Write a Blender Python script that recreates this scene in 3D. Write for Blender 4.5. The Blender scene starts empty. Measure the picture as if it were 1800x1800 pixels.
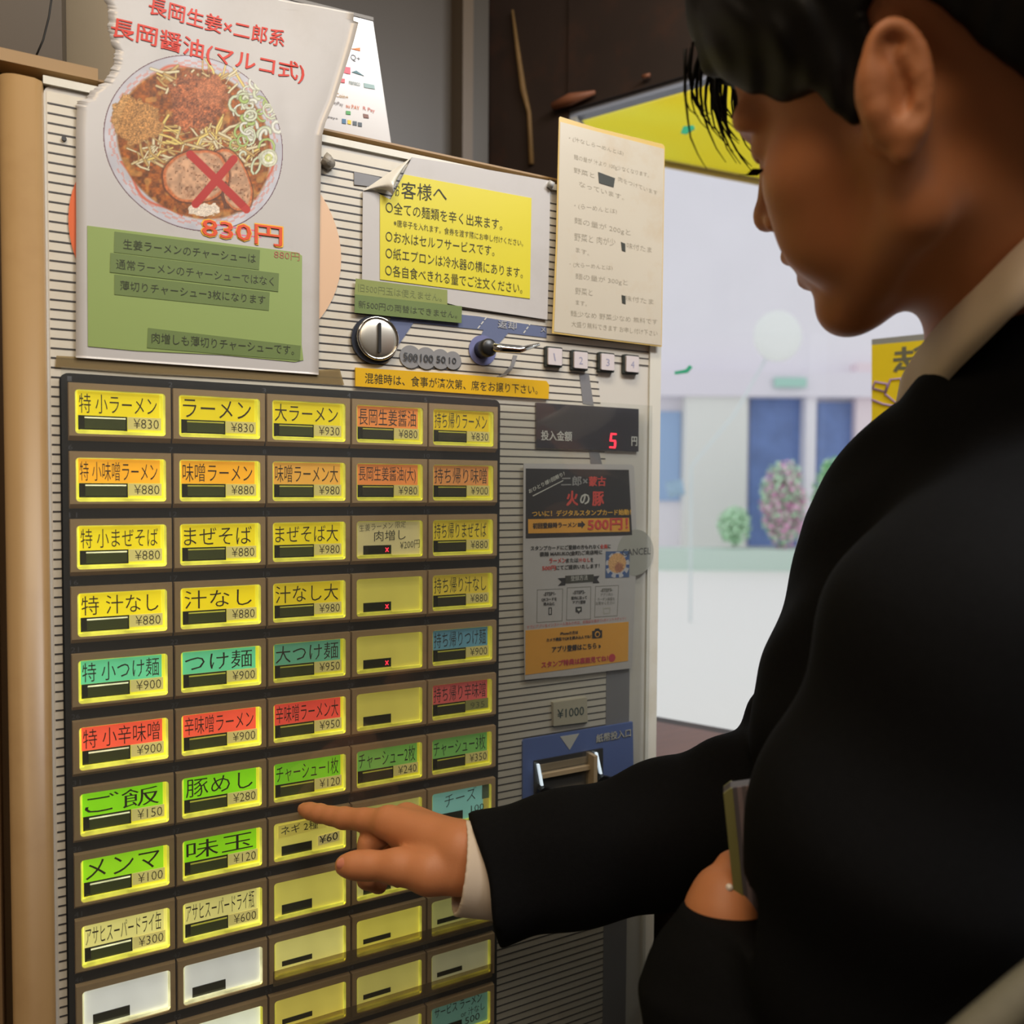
import bpy, math, random, time
import numpy as np
import openvdb
from mathutils import Matrix, Vector

T0 = time.time()
SC = bpy.context.scene
COL = SC.collection

# ------------------------------------------------------------------ camera
cam_d = bpy.data.cameras.new('camera')
cam = bpy.data.objects.new('camera', cam_d)
COL.objects.link(cam)
SC.camera = cam
cam_d.sensor_width = 36.0
cam_d.sensor_fit = 'HORIZONTAL'
cam_d.lens = 1367.5 / 1800 * 36.0
CAM = Vector((0.0266, -0.6349, 1.3789))
RIGHT = Vector((0.88838, -0.45906, 0.00654))
DOWN = Vector((-0.00974, -0.03308, -0.99941))
FWD = Vector((0.45900, 0.88779, -0.03386))
cam.matrix_world = Matrix(((RIGHT.x, -DOWN.x, -FWD.x, CAM.x), (RIGHT.y, -DOWN.y, -FWD.y, CAM.y),
                           (RIGHT.z, -DOWN.z, -FWD.z, CAM.z), (0, 0, 0, 1)))
cam_d.clip_start = 0.02
cam_d.clip_end = 200
cam_d.dof.use_dof = True
cam_d.dof.focus_distance = 0.63
cam_d.dof.aperture_fstop = 5.2

# ------------------------------------------------------------------ world, exposure
SC.view_settings.view_transform = 'Standard'
SC.view_settings.look = 'None'
SC.view_settings.exposure = 0.0
SC.view_settings.gamma = 1.0
SC.view_settings.use_curve_mapping = False
wd = bpy.data.worlds.new('overcast_sky')
SC.world = wd
wd.use_nodes = True
bg = wd.node_tree.nodes['Background']
bg.inputs[0].default_value = (0.96, 0.975, 1.0, 1)
bg.inputs[1].default_value = 0.92


def area(name, loc, target, size, power, color, size_y=None):
    l = bpy.data.lights.new(name, 'AREA')
    l.energy = power
    l.color = color
    l.size = size
    if size_y:
        l.shape = 'RECTANGLE'
        l.size_y = size_y
    o = bpy.data.objects.new(name, l)
    COL.objects.link(o)
    o.location = loc
    o.rotation_euler = (Vector(target) - Vector(loc)).to_track_quat('-Z', 'Y').to_euler()
    return o


# unseen overhead lamps: two for the shop ceiling, two added as fill
area('unseen_overhead_light', (-0.55, -1.0, 2.42), (-0.2, -0.3, 1.0), 0.5, 7, (1.0, 0.72, 0.42))
area('unseen_overhead_light', (0.15, -0.52, 2.44), (0.15, -0.35, 1.0), 0.7, 8.5, (1.0, 0.88, 0.70), 0.2)
area('unseen_overhead_light', (0.75, -0.95, 2.44), (0.45, -0.02, 1.2), 0.6, 15.5, (0.97, 0.98, 1.0), 0.2)  # added cool lamp to brighten the flyer and right side of the machine
area('unseen_overhead_light', (-0.15, -1.65, 2.42), (0.25, 0.0, 1.3), 0.9, 4.5, (1.0, 0.95, 0.90), 0.4)  # added neutral fill from behind the camera


# ------------------------------------------------------------------ helpers
def lin(c):
    out = []
    for v in c:
        v = v / 255.0
        out.append(v / 12.92 if v <= 0.04045 else ((v + 0.055) / 1.055) ** 2.4)
    return tuple(out)


MATS = {}


def mat(name, rgb, rough=0.6, metal=0.0, noise=0.0, nscale=20.0, bump=0.0, bscale=200.0, coat=0.0,
        spec=0.5, sss=0.0, grime=None, gscale=6.0, gamt=0.4, trans=0.0):
    if name in MATS:
        return MATS[name]
    m = bpy.data.materials.new(name)
    m.use_nodes = True
    nt = m.node_tree
    b = nt.nodes['Principled BSDF']
    col = lin(rgb) + (1.0,)
    b.inputs['Base Color'].default_value = col
    b.inputs['Roughness'].default_value = rough
    b.inputs['Metallic'].default_value = metal
    b.inputs['Specular IOR Level'].default_value = spec
    if coat:
        b.inputs['Coat Weight'].default_value = coat
        b.inputs['Coat Roughness'].default_value = 0.12
    if sss:
        b.inputs['Subsurface Weight'].default_value = sss
        b.inputs['Subsurface Radius'].default_value = (0.008, 0.003, 0.0015)
        b.inputs['Subsurface Scale'].default_value = 1.0
    if trans:
        b.inputs['Transmission Weight'].default_value = trans
    tc = nt.nodes.new('ShaderNodeTexCoord')
    src = None
    if noise:
        n = nt.nodes.new('ShaderNodeTexNoise')
        n.inputs['Scale'].default_value = nscale
        n.inputs['Detail'].default_value = 6
        nt.links.new(tc.outputs['Object'], n.inputs['Vector'])
        mx = nt.nodes.new('ShaderNodeMix')
        mx.data_type = 'RGBA'
        mx.inputs[6].default_value = tuple(max(0, c * (1 - noise)) for c in col[:3]) + (1,)
        mx.inputs[7].default_value = tuple(min(1, c * (1 + noise)) for c in col[:3]) + (1,)
        nt.links.new(n.outputs['Fac'], mx.inputs[0])
        src = mx.outputs[2]
    if grime:
        n = nt.nodes.new('ShaderNodeTexNoise')
        n.inputs['Scale'].default_value = gscale
        n.inputs['Detail'].default_value = 8
        n.inputs['Roughness'].default_value = 0.7
        nt.links.new(tc.outputs['Object'], n.inputs['Vector'])
        r = nt.nodes.new('ShaderNodeMapRange')
        r.inputs[1].default_value = 0.52
        r.inputs[2].default_value = 0.75
        r.inputs[4].default_value = gamt
        nt.links.new(n.outputs['Fac'], r.inputs[0])
        mx = nt.nodes.new('ShaderNodeMix')
        mx.data_type = 'RGBA'
        mx.inputs[6].default_value = col
        if src:
            nt.links.new(src, mx.inputs[6])
        mx.inputs[7].default_value = lin(grime) + (1,)
        nt.links.new(r.outputs[0], mx.inputs[0])
        src = mx.outputs[2]
    if src:
        nt.links.new(src, b.inputs['Base Color'])
    if bump:
        n = nt.nodes.new('ShaderNodeTexNoise')
        n.inputs['Scale'].default_value = bscale
        n.inputs['Detail'].default_value = 4
        nt.links.new(tc.outputs['Object'], n.inputs['Vector'])
        bp = nt.nodes.new('ShaderNodeBump')
        bp.inputs['Strength'].default_value = bump
        bp.inputs['Distance'].default_value = 0.002
        nt.links.new(n.outputs['Fac'], bp.inputs['Height'])
        nt.links.new(bp.outputs[0], b.inputs['Normal'])
    MATS[name] = m
    return m


def glow(name, rgb=None, strength=1.0, noise=0.25, nscale=18):
    """backlit translucent plastic: colour from the object, light from the lamp behind it"""
    if name in MATS:
        return MATS[name]
    m = bpy.data.materials.new(name)
    m.use_nodes = True
    nt = m.node_tree
    b = nt.nodes['Principled BSDF']
    b.inputs['Roughness'].default_value = 0.35
    tc = nt.nodes.new('ShaderNodeTexCoord')
    n = nt.nodes.new('ShaderNodeTexNoise')
    n.inputs['Scale'].default_value = nscale
    n.inputs['Detail'].default_value = 3
    nt.links.new(tc.outputs['Object'], n.inputs['Vector'])
    mr = nt.nodes.new('ShaderNodeMapRange')
    mr.inputs[1].default_value = 0.3
    mr.inputs[2].default_value = 0.7
    mr.inputs[3].default_value = (1 - noise)
    mr.inputs[4].default_value = (1 + noise)
    nt.links.new(n.outputs['Fac'], mr.inputs[0])
    ml = nt.nodes.new('ShaderNodeMath')
    ml.operation = 'MULTIPLY'
    nt.links.new(mr.outputs[0], ml.inputs[0])
    if rgb is None:
        oi = nt.nodes.new('ShaderNodeObjectInfo')
        nt.links.new(oi.outputs['Color'], b.inputs['Base Color'])
        nt.links.new(oi.outputs['Color'], b.inputs['Emission Color'])
        nt.links.new(oi.outputs['Alpha'], ml.inputs[1])
    else:
        b.inputs['Base Color'].default_value = lin(rgb) + (1,)
        b.inputs['Emission Color'].default_value = lin(rgb) + (1,)
        ml.inputs[1].default_value = strength
    nt.links.new(ml.outputs[0], b.inputs['Emission Strength'])
    MATS[name] = m
    return m


def clear(name, tint=(1, 1, 1), gloss=0.06, rough=0.05, veil=0.0, veilrgb=(200, 200, 195), fres=True):
    """thin clear sheet: see-through, with a surface reflection and a little milky scatter"""
    if name in MATS:
        return MATS[name]
    m = bpy.data.materials.new(name)
    m.use_nodes = True
    nt = m.node_tree
    for n in list(nt.nodes):
        nt.nodes.remove(n)
    out = nt.nodes.new('ShaderNodeOutputMaterial')
    tr = nt.nodes.new('ShaderNodeBsdfTransparent')
    tr.inputs[0].default_value = tuple(tint) + (1,)
    gl = nt.nodes.new('ShaderNodeBsdfGlossy')
    gl.inputs['Roughness'].default_value = rough
    gl.inputs[0].default_value = (1, 1, 1, 1)
    mx = nt.nodes.new('ShaderNodeMixShader')
    lw = nt.nodes.new('ShaderNodeLayerWeight')
    lw.inputs['Blend'].default_value = 0.25
    mm = nt.nodes.new('ShaderNodeMath')
    mm.operation = 'MULTIPLY_ADD'
    mm.inputs[1].default_value = 0.5 if fres else 0.0
    mm.inputs[2].default_value = gloss
    nt.links.new(lw.outputs['Fresnel'], mm.inputs[0])
    nt.links.new(mm.outputs[0], mx.inputs[0])
    nt.links.new(tr.outputs[0], mx.inputs[1])
    nt.links.new(gl.outputs[0], mx.inputs[2])
    last = mx
    if veil:
        df = nt.nodes.new('ShaderNodeBsdfDiffuse')
        df.inputs[0].default_value = lin(veilrgb) + (1,)
        m2 = nt.nodes.new('ShaderNodeMixShader')
        m2.inputs[0].default_value = veil
        nt.links.new(mx.outputs[0], m2.inputs[1])
        nt.links.new(df.outputs[0], m2.inputs[2])
        last = m2
    nt.links.new(last.outputs[0], out.inputs[0])
    MATS[name] = m
    return m


def link(name, me, m=None, parent=None, smooth=False):
    o = bpy.data.objects.new(name, me)
    COL.objects.link(o)
    if m:
        me.materials.append(m)
    if smooth:
        me.polygons.foreach_set('use_smooth', [True] * len(me.polygons))
    if parent:
        o.parent = parent
        root = parent
        off = Vector((0, 0, 0))
        while root is not None:
            off = off + root.location
            root = root.parent
        o.location = -off
    return o


def mesh(name, V, F, m=None, parent=None, smooth=False):
    me = bpy.data.meshes.new(name)
    me.from_pydata([tuple(v) for v in V], [], F)
    me.update()
    return link(name, me, m, parent, smooth)


def tag(o, label, cat=None, group=None, kind=None):
    if label:
        o['label'] = label
    if cat:
        o['category'] = cat
    if group:
        o['group'] = group
    if kind:
        o['kind'] = kind
    return o


def thing(name, label, cat, loc=(0, 0, 0), group=None):
    o = bpy.data.objects.new(name, None)
    COL.objects.link(o)
    o.location = loc
    o.empty_display_size = 0.05
    return tag(o, label, cat, group)


def boxes(name, L, m, parent=None):
    V, F = [], []
    for (a, b) in L:
        n = len(V)
        for z in (a[2], b[2]):
            V += [(a[0], a[1], z), (b[0], a[1], z), (b[0], b[1], z), (a[0], b[1], z)]
        F += [[n + i for i in f] for f in
              ((3, 2, 1, 0), (4, 5, 6, 7), (0, 1, 5, 4), (1, 2, 6, 5), (2, 3, 7, 6), (3, 0, 4, 7))]
    return mesh(name, V, F, m, parent)


def prism(name, pts, y0, y1, m, parent=None, f=None, smooth=False):
    """outline in the (x, z) plane of the machine front, extruded from y0 (front) to y1 (back)"""
    a = sum(pts[i][0] * pts[(i + 1) % len(pts)][1] - pts[(i + 1) % len(pts)][0] * pts[i][1] for i in range(len(pts)))
    if a < 0:
        pts = pts[::-1]
    n = len(pts)
    g = f or (lambda x, z: 0.0)
    V = [(p[0], y0 + g(p[0], p[1]), p[1]) for p in pts] + [(p[0], y1 + g(p[0], p[1]), p[1]) for p in pts]
    F = [list(range(n)), list(range(2 * n - 1, n - 1, -1))]
    F += [[i, i + n, (i + 1) % n + n, (i + 1) % n] for i in range(n)]
    return mesh(name, V, F, m, parent, smooth)


def rrect(x0, z0, x1, z1, r, n=5):
    P = []
    for cx, cz, a0 in ((x1 - r, z1 - r, 0), (x0 + r, z1 - r, 90), (x0 + r, z0 + r, 180), (x1 - r, z0 + r, 270)):
        for i in range(n + 1):
            a = math.radians(a0 + 90 * i / n)
            P.append((cx + r * math.cos(a), cz + r * math.sin(a)))
    return P


def disc(cx, cz, rx, rz=None, n=40, a0=0, a1=360):
    rz = rz or rx
    return [(cx + rx * math.cos(math.radians(a0 + (a1 - a0) * i / n)), cz + rz * math.sin(math.radians(a0 + (a1 - a0) * i / n)))
            for i in range(n if a1 - a0 >= 360 else n + 1)]


def tube(name, pts, r, m, parent=None, seg=10, r1=None, cap=True, add=None):
    """tube through points with radius tapering r -> r1; add=(V,F) appends instead of linking"""
    V, F = ([], []) if add is None else add
    base = len(V)
    n = len(pts)
    pts = [Vector(p) for p in pts]
    up = Vector((0.13, 0.31, 0.94)).normalized()
    rr = r if isinstance(r, (list, tuple)) else [r + ((r1 if r1 is not None else r) - r) * i / max(1, n - 1) for i in range(n)]
    for i, p in enumerate(pts):
        t = (pts[min(i + 1, n - 1)] - pts[max(i - 1, 0)]).normalized()
        s = t.cross(up)
        if s.length < 1e-4:
            s = t.cross(Vector((1, 0, 0)))
        s.normalize()
        q = s.cross(t).normalized()
        for k in range(seg):
            a = 2 * math.pi * k / seg
            V.append(tuple(p + s * (rr[i] * math.cos(a)) + q * (rr[i] * math.sin(a))))
    for i in range(n - 1):
        for k in range(seg):
            a = base + i * seg + k
            b = base + i * seg + (k + 1) % seg
            F.append([a, b, b + seg, a + seg])
    if cap:
        F.append([base + k for k in range(seg)][::-1])
        F.append([base + (n - 1) * seg + k for k in range(seg)])
    if add is None:
        return mesh(name, V, F, m, parent, True)


_txt = {}


def glyphs(s, weight):
    key = (s, weight)
    if key in _txt:
        return _txt[key]
    c = bpy.data.curves.new('t', 'FONT')
    c.body = s
    c.resolution_u = 2
    c.offset = weight
    o = bpy.data.objects.new('t', c)
    COL.objects.link(o)
    dg = bpy.context.evaluated_depsgraph_get()
    dg.update()
    me = bpy.data.meshes.new_from_object(o.evaluated_get(dg), depsgraph=dg)
    bpy.data.objects.remove(o)
    n = len(me.vertices)
    co = np.zeros(n * 3, np.float32)
    me.vertices.foreach_get('co', co)
    co = co.reshape(-1, 3)[:, :2]
    F = [list(p.vertices) for p in me.polygons]
    _txt[key] = (co, F)
    return _txt[key]


def lettering(items, y, m, parent, name='lettering', f=None, label=None, kind=None):
    """items: (string, bottom-left, bottom-right, top-left[, weight]) in front-plane coordinates -> one flat mesh"""
    V, F = [], []
    for it in items:
        s, bl, br, tl = it[:4]
        w = it[4] if len(it) > 4 else 0.0
        bold = w > 0.016
        co, FF = glyphs(s, min(w, 0.004))
        if len(co) == 0:
            continue
        x0, x1 = co[:, 0].min(), co[:, 0].max()
        z0, z1 = co[:, 1].min(), co[:, 1].max()
        if all(ch in 'ー-・、。' for ch in s):
            z0, z1 = 0.0, 0.8
        u = (co[:, 0] - x0) / (x1 - x0)
        v = (co[:, 1] - z0) / (z1 - z0)
        X = bl[0] + u * (br[0] - bl[0]) + v * (tl[0] - bl[0])
        Z = bl[1] + u * (br[1] - bl[1]) + v * (tl[1] - bl[1])
        hgt = math.hypot(tl[0] - bl[0], tl[1] - bl[1])
        for q, (ox, oz) in enumerate(((-.5, -.3), (.5, .3), (-.5, .3), (.5, -.3)) if bold else ((0, 0),)):
            n = len(V)
            for a, b in zip(X, Z):
                a, b = a + ox * w * hgt, b + oz * w * hgt
                V.append((a, y - q * 0.00009 + (f(a, b) if f else 0.0), b))
            F += [[n + i for i in q] for q in FF]
    o = mesh(name, V, F, m, parent)
    if label:
        o['label'] = label
    if kind:
        o['kind'] = kind
    return o


def srect(x0, z0, x1, z1):
    return [(x0, z0), (x1, z0), (x1, z1), (x0, z1)]


# ------------------------------------------------------------------ signed distance sculpting
def smin(a, b, k):
    h = np.clip(0.5 + 0.5 * (b - a) / k, 0, 1)
    return b + (a - b) * h - k * h * (1 - h)


class Field:
    def __init__(s, lo, hi, h):
        s.lo = np.array(lo, np.float32)
        s.h = h
        s.n = np.ceil((np.array(hi) - s.lo) / h).astype(int) + 1
        s.D = np.full(s.n, 0.03, np.float32)

    def box(s, lo, hi):
        a = np.maximum(0, np.floor((np.array(lo) - s.lo) / s.h).astype(int))
        b = np.minimum(s.n, np.ceil((np.array(hi) - s.lo) / s.h).astype(int) + 1)
        if (b <= a).any():
            return None
        sl = tuple(slice(i, j) for i, j in zip(a, b))
        g = [(s.lo[i] + s.h * np.arange(a[i], b[i])).astype(np.float32) for i in range(3)]
        return sl, g[0][:, None, None], g[1][None, :, None], g[2][None, None, :]

    def put(s, lo, hi, fn, k=0.006, op='add'):
        r = s.box(np.array(lo) - 0.03, np.array(hi) + 0.03)
        if r is None:
            return
        sl, X, Y, Z = r
        d = fn(X, Y, Z)
        if op == 'add':
            s.D[sl] = smin(s.D[sl], d, k)
        elif op == 'sub':
            s.D[sl] = -smin(-s.D[sl], d, k)
        elif op == 'cut':
            s.D[sl] = -smin(-s.D[sl], -d, k)

    def cone(s, a, b, ra, rb, k=0.006, op='add'):
        a = np.array(a, float)
        b = np.array(b, float)
        ab = b - a
        L2 = float(ab @ ab) + 1e-12

        def fn(X, Y, Z):
            t = np.clip(((X - a[0]) * ab[0] + (Y - a[1]) * ab[1] + (Z - a[2]) * ab[2]) / L2, 0, 1)
            dx = X - a[0] - t * ab[0]
            dy = Y - a[1] - t * ab[1]
            dz = Z - a[2] - t * ab[2]
            return (np.sqrt(dx * dx + dy * dy + dz * dz) - (ra + t * (rb - ra))).astype(np.float32)
        r = max(ra, rb)
        s.put(np.minimum(a, b) - r, np.maximum(a, b) + r, fn, k, op)

    def ball(s, a, r, k=0.006, op='add'):
        s.cone(a, a, r, r, k, op)

    def ell(s, c, A, R, k=0.006, op='add'):
        """ellipsoid: centre c, axes = columns of A, radii R"""
        c = np.array(c, float)
        A = np.array(A, float)
        R = np.array(R, float)
        e = np.sqrt(((A * R[None, :]) ** 2).sum(1))

        def fn(X, Y, Z):
            x, y, z = X - c[0], Y - c[1], Z - c[2]
            p = [x * A[0, i] + y * A[1, i] + z * A[2, i] for i in range(3)]
            k0 = np.sqrt(sum((p[i] / R[i]) ** 2 for i in range(3)))
            k1 = np.sqrt(sum((p[i] / R[i] ** 2) ** 2 for i in range(3))) + 1e-9
            return (k0 * (k0 - 1) / k1).astype(np.float32)
        s.put(c - e, c + e, fn, k, op)

    def chain(s, pts, k=0.004, op='add'):
        """pts: [(point, radius), ...]"""
        for (a, ra), (b, rb) in zip(pts, pts[1:]):
            s.cone(a, b, ra, rb, k, op)

    def cut(s, lo, hi, p, nrm, k=0.002):
        """remove what lies on the nrm side of the plane, inside the box"""
        p = np.array(p, float)
        nrm = np.array(nrm, float)
        nrm = nrm / np.linalg.norm(nrm)
        s.put(np.array(lo) + 0.03, np.array(hi) - 0.03, lambda X, Y, Z: ((X - p[0]) * nrm[0] + (Y - p[1]) * nrm[1] + (Z - p[2]) * nrm[2]).astype(np.float32), k, 'cut')

    def mesh(s, name, m, parent=None):
        w = 3 * s.h
        D = np.clip(s.D, -w, w)
        D[0], D[-1], D[:, 0], D[:, -1], D[:, :, 0], D[:, :, -1] = w, w, w, w, w, w
        g = openvdb.FloatGrid(w)
        g.copyFromArray(D)
        V, T, Q = g.convertToPolygons(isovalue=0.0)
        V = V * s.h + s.lo
        me = bpy.data.meshes.new(name)
        nq, nt = len(Q), len(T)
        me.vertices.add(len(V))
        me.vertices.foreach_set('co', V.astype(np.float32).ravel())
        # outward winding
        loops = np.concatenate([Q[:, ::-1].ravel(), T[:, ::-1].ravel()]) if nt else Q[:, ::-1].ravel()
        me.loops.add(len(loops))
        me.loops.foreach_set('vertex_index', loops.astype(np.int32))
        me.polygons.add(nq + nt)
        st = np.concatenate([np.arange(nq) * 4, nq * 4 + np.arange(nt) * 3]).astype(np.int32)
        me.polygons.foreach_set('loop_start', st)
        me.update(calc_edges=True)
        me.validate()
        return link(name, me, m, parent, True)

# ------------------------------------------------------------------ materials of the place
tan_metal = mat('tan_painted_metal', (150, 120, 80), 0.38, noise=0.06, nscale=9, grime=(110, 74, 38), gscale=7, gamt=0.35)
tan_dark = mat('brown_painted_metal', (120, 92, 60), 0.5, noise=0.1, nscale=5)
case_m = mat('dark_gap', (16, 15, 13), 0.7)
panel_m = mat('cream_panel', (204, 200, 192), 0.42, noise=0.04, nscale=5, grime=(182, 156, 110), gscale=12, gamt=0.35)
stripe_w = mat('stripe_ground', (205, 199, 186), 0.4, noise=0.04, nscale=6, grime=(182, 154, 108), gscale=14, gamt=0.35)
stripe_m = mat('stripe_line', (62, 60, 62), 0.4)
grey_band = mat('grey_print', (122, 122, 126), 0.45, noise=0.08)
blue_m = mat('blue_print', (88, 112, 176), 0.4, noise=0.05)
slate_m = mat('slate_blue_print', (96, 106, 138), 0.4, noise=0.05)
black_m = mat('black_plate', (26, 28, 30), 0.32, noise=0.15, nscale=30)
frame_m = mat('khaki_plastic', (184, 156, 118), 0.42, noise=0.06, nscale=40, bump=0.08, bscale=900, grime=(112, 78, 40), gscale=16, gamt=0.4)
ink = mat('black_ink', (26, 22, 18), 0.6)
ink_brown = mat('brown_black_ink', (52, 34, 12), 0.6)
pen = mat('felt_pen', (48, 48, 46), 0.6)
red_ink = mat('red_ink', (206, 58, 44), 0.55)
white_ink = mat('white_ink', (198, 198, 192), 0.6)
chrome = mat('chrome', (214, 212, 206), 0.1, 1.0, bump=0.02, bscale=300)
num_m = mat('grey_number_ink', (74, 78, 86), 0.6)
card = glow('backlit_card')
lip = glow('backlit_clear_edge', noise=0.6, nscale=60)
screen_m = mat('olive_display', (34, 38, 20), 0.25, coat=0.4)
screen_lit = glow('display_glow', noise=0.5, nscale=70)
red_led = glow('red_led', (235, 40, 60), 2.2, 0.1)

W = 0.068
H = 0.0486
Z0 = 1.45

# ------------------------------------------------------------------ the ticket machine
mach = thing('ticket_vending_machine', 'tall cream and tan meal ticket vending machine with five columns of backlit menu buttons',
             'vending machine', (0.24, 0.18, 0))


def child(o, label=None):
    if label:
        o['label'] = label
    return o


# outer case, door slab with rounded stile, lid
boxes('case_shadow_gap', [((-0.19, 0.03, 1.60), (0.525, 0.39, 1.6689))], case_m, mach)
boxes('case', [((-0.20, 0.05, 0.0), (0.53, 0.40, 1.664)), ((-0.20, 0.008, 0.0), (-0.0445, 0.06, 1.650)),
               ((-0.05, 0.03, 0.0), (0.525, 0.05, 1.655))], tan_dark, mach)
child(boxes('top_cover', [((-0.20, 0.010, 1.6685), (0.022, 0.40, 1.6770)), ((0.022, 0.012, 1.6690), (0.526, 0.40, 1.6706))], tan_metal, mach), 'thin tan top cover over a dark gap')


def door_profile():
    # cross section (x, y) of the door: rounded stile at left, flat face, rounded at right
    P = []
    for i in range(9):
        a = math.radians(180 - 90 * i / 8 * 1.0)
        P.append((-0.0255 + 0.0130 * math.cos(a), 0.010 - 0.012 * math.sin(a)))
    P.append((-0.0165, -0.0018))
    P.append((-0.0125, 0.0012))
    P.append((-0.0118, 0.0062))
    return P


pp = door_profile()
V, F = [], []
for z in (0.08, 1.656):
    V += [(x, y, z) for x, y in pp]
n = len(pp)
F = [[i, i + 1, n + i + 1, n + i] for i in range(n - 1)]
V += [(-0.0385, 0.03, 0.08), (-0.0118, 0.03, 0.08), (-0.0385, 0.03, 1.656), (-0.0118, 0.03, 1.656)]
F += [[0, n, 2 * n + 2, 2 * n], [n - 1, 2 * n + 1, 2 * n + 3, 2 * n - 1], list(range(n, 2 * n)) + [2 * n + 3, 2 * n + 2]]
child(mesh('door_stile', V, F, tan_metal, mach, True), 'rounded tan metal edge of the door')
prism('door_panel', rrect(-0.0118, 0.08, 0.5245, 1.656, 0.006), 0.006, 0.03, panel_m, mach)
# pale trim along the right edge
trim_m = mat('pale_trim', (212, 210, 200), 0.35, noise=0.05, grime=(160, 140, 80), gscale=8, gamt=0.3)
prism('edge_trim', srect(0.5125, 0.08, 0.5265, 1.668), 0.0035, 0.034, trim_m, mach)
boxes('top_trim', [((-0.0118, 0.0035, 1.6560), (0.5245, 0.03, 1.6615))], trim_m, mach)

# printed decoration: stripes as real thin strips
prism('stripe_panel', [(-0.0100, 0.5), (0.4646, 0.5), (0.4646, 1.375), (0.455, 1.4610), (0.445, 1.500), (0.515, 1.500), (0.515, 1.652), (-0.0100, 1.652)], 0.0056, 0.0061, stripe_w, mach)
V, F = [], []
z = 1.4575
k = 0
lines = []
for i in range(-28, 125):
    zz = 1.4535 - i * 0.00680
    if zz > 1.650 or zz < 0.52:
        continue
    x1 = 0.4646 if zz < 1.375 else (0.4646 - (zz - 1.375) * 0.12 if zz < 1.50 else 0.512)
    lines.append(((-0.0095, 0.0053, zz - 0.00055), (x1, 0.0057, zz + 0.00055)))
boxes('stripe_line', lines, stripe_m, mach)['kind'] = 'stuff'
prism('grey_band', [(0.4295,1.4877), (0.4407,1.4873), (0.4465,1.4575), (0.4340,1.4584)], 0.0052, 0.0058, grey_band, mach)
prism('grey_band', [(0.4418,1.4138), (0.4532,1.4129), (0.4599,1.3911), (0.4450,1.3909)], 0.0052, 0.0058, grey_band, mach)
prism('grey_band', [(0.4646, 0.5), (0.4930, 0.5), (0.4930, 1.1900), (0.4900, 1.2200), (0.4646, 1.2200)], 0.0052, 0.0058, grey_band, mach)

# black button plate
prism('button_plate', rrect(-0.0045, 0.70, 0.3445, 1.4570, 0.006), 0.0048, 0.012, black_m, mach)
nums = []
for r in range(13):
    for c in range(5):
        x = c * W + (-0.0015 if c else 0.0005)
        z = Z0 - r * H + 0.0012
        w_ = 0.0028 if r * 5 + c + 1 < 10 else 0.0052
        nums.append((str(r * 5 + c + 1), (x, z), (x + w_, z), (x, z + 0.0036)))
lettering(nums, 0.0046, num_m, mach, 'printed_number', kind='stuff')

YEL = (238, 214, 20)
AMB = (250, 176, 34)
ORG = (246, 148, 74)
GRN = (104, 206, 150)
RED = (250, 92, 62)
LIM = (140, 222, 10)
BLU = (104, 158, 176)
CRM = (226, 214, 100)
PALE = (220, 206, 148)
CYA = (140, 202, 192)
MENU = [
    [('特 小ラーメン', YEL, '¥830'), ('ラーメン', YEL, '¥830'), ('大ラーメン', YEL, '¥930'), ('長岡生姜醤油', ORG, '¥880'), ('持ち帰りラーメン', (236, 200, 20), '¥830')],
    [('特 小味噌ラーメン', AMB, '¥880'), ('味噌ラーメン', AMB, '¥880'), ('味噌ラーメン大', (240, 176, 70), '¥980'), ('長岡生姜醤油(大)', ORG, '¥980'), ('持ち帰り味噌', (228, 152, 84), '¥900')],
    [('特 小まぜそば', YEL, '¥880'), ('まぜそば', YEL, '¥880'), ('まぜそば大', YEL, '¥980'), ('#生姜', PALE, ''), ('持ち帰りまぜそば', (226, 200, 56), '¥880')],
    [('特 汁なし', (246, 222, 20), '¥880'), ('汁なし', (246, 220, 14), '¥880'), ('汁なし大', (230, 204, 30), '¥980'), ('#x', CRM, ''), ('持ち帰り汁なし', (226, 200, 66), '¥880')],
    [('特 小つけ麺', GRN, '¥900'), ('つけ麺', GRN, '¥900'), ('大つけ麺', (104, 176, 140), '¥950'), ('#x', CRM, ''), ('持ち帰りつけ麺', BLU, '¥900')],
    [('特 小辛味噌', RED, '¥900'), ('辛味噌ラーメン', RED, '¥900'), ('辛味噌ラーメン大', (236, 80, 62), '¥950'), ('#blank', CRM, ''), ('持ち帰り辛味噌', (216, 96, 92), '#tape')],
    [('ご飯', LIM, '¥150'), ('豚めし', LIM, '¥280'), ('チャーシュー1枚', (130, 210, 30), '¥120'), ('チャーシュー2枚', (128, 190, 84), '¥240'), ('チャーシュー3枚', (122, 186, 92), '¥350')],
    [('メンマ', (158, 224, 24), '¥100'), ('味玉', (148, 222, 14), '¥120'), ('#negi', CRM, ''), ('#blank', (212, 208, 120), ''), ('#cheese', CYA, '')],
    [('アサヒスーパードライ缶', '=', '¥300'), ('アサヒスーパードライ瓶', '=', '¥600'), ('#blank', CRM, ''), ('#blank', (206, 200, 120), ''), ('#blank', (196, 190, 116), '')],
    [('#blank', (232, 232, 226), ''), ('#blank', (232, 232, 226), ''), ('#flap', (232, 222, 130), ''), ('#flap', (226, 212, 90), ''), ('#flap', (200, 196, 120), '')],
    [('#blank', (232, 232, 226), ''), ('#blank', (240, 242, 220), ''), ('#flap', (226, 208, 96), ''), ('#flap', (214, 202, 108), ''), ('#flap', (194, 188, 146), '')],
    [('#blank', (232, 232, 226), ''), ('#blank', (232, 224, 160), ''), ('#blank', (226, 208, 96), ''), ('#blank', (220, 206, 140), ''), ('#service', (110, 156, 140), '')],
]
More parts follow.
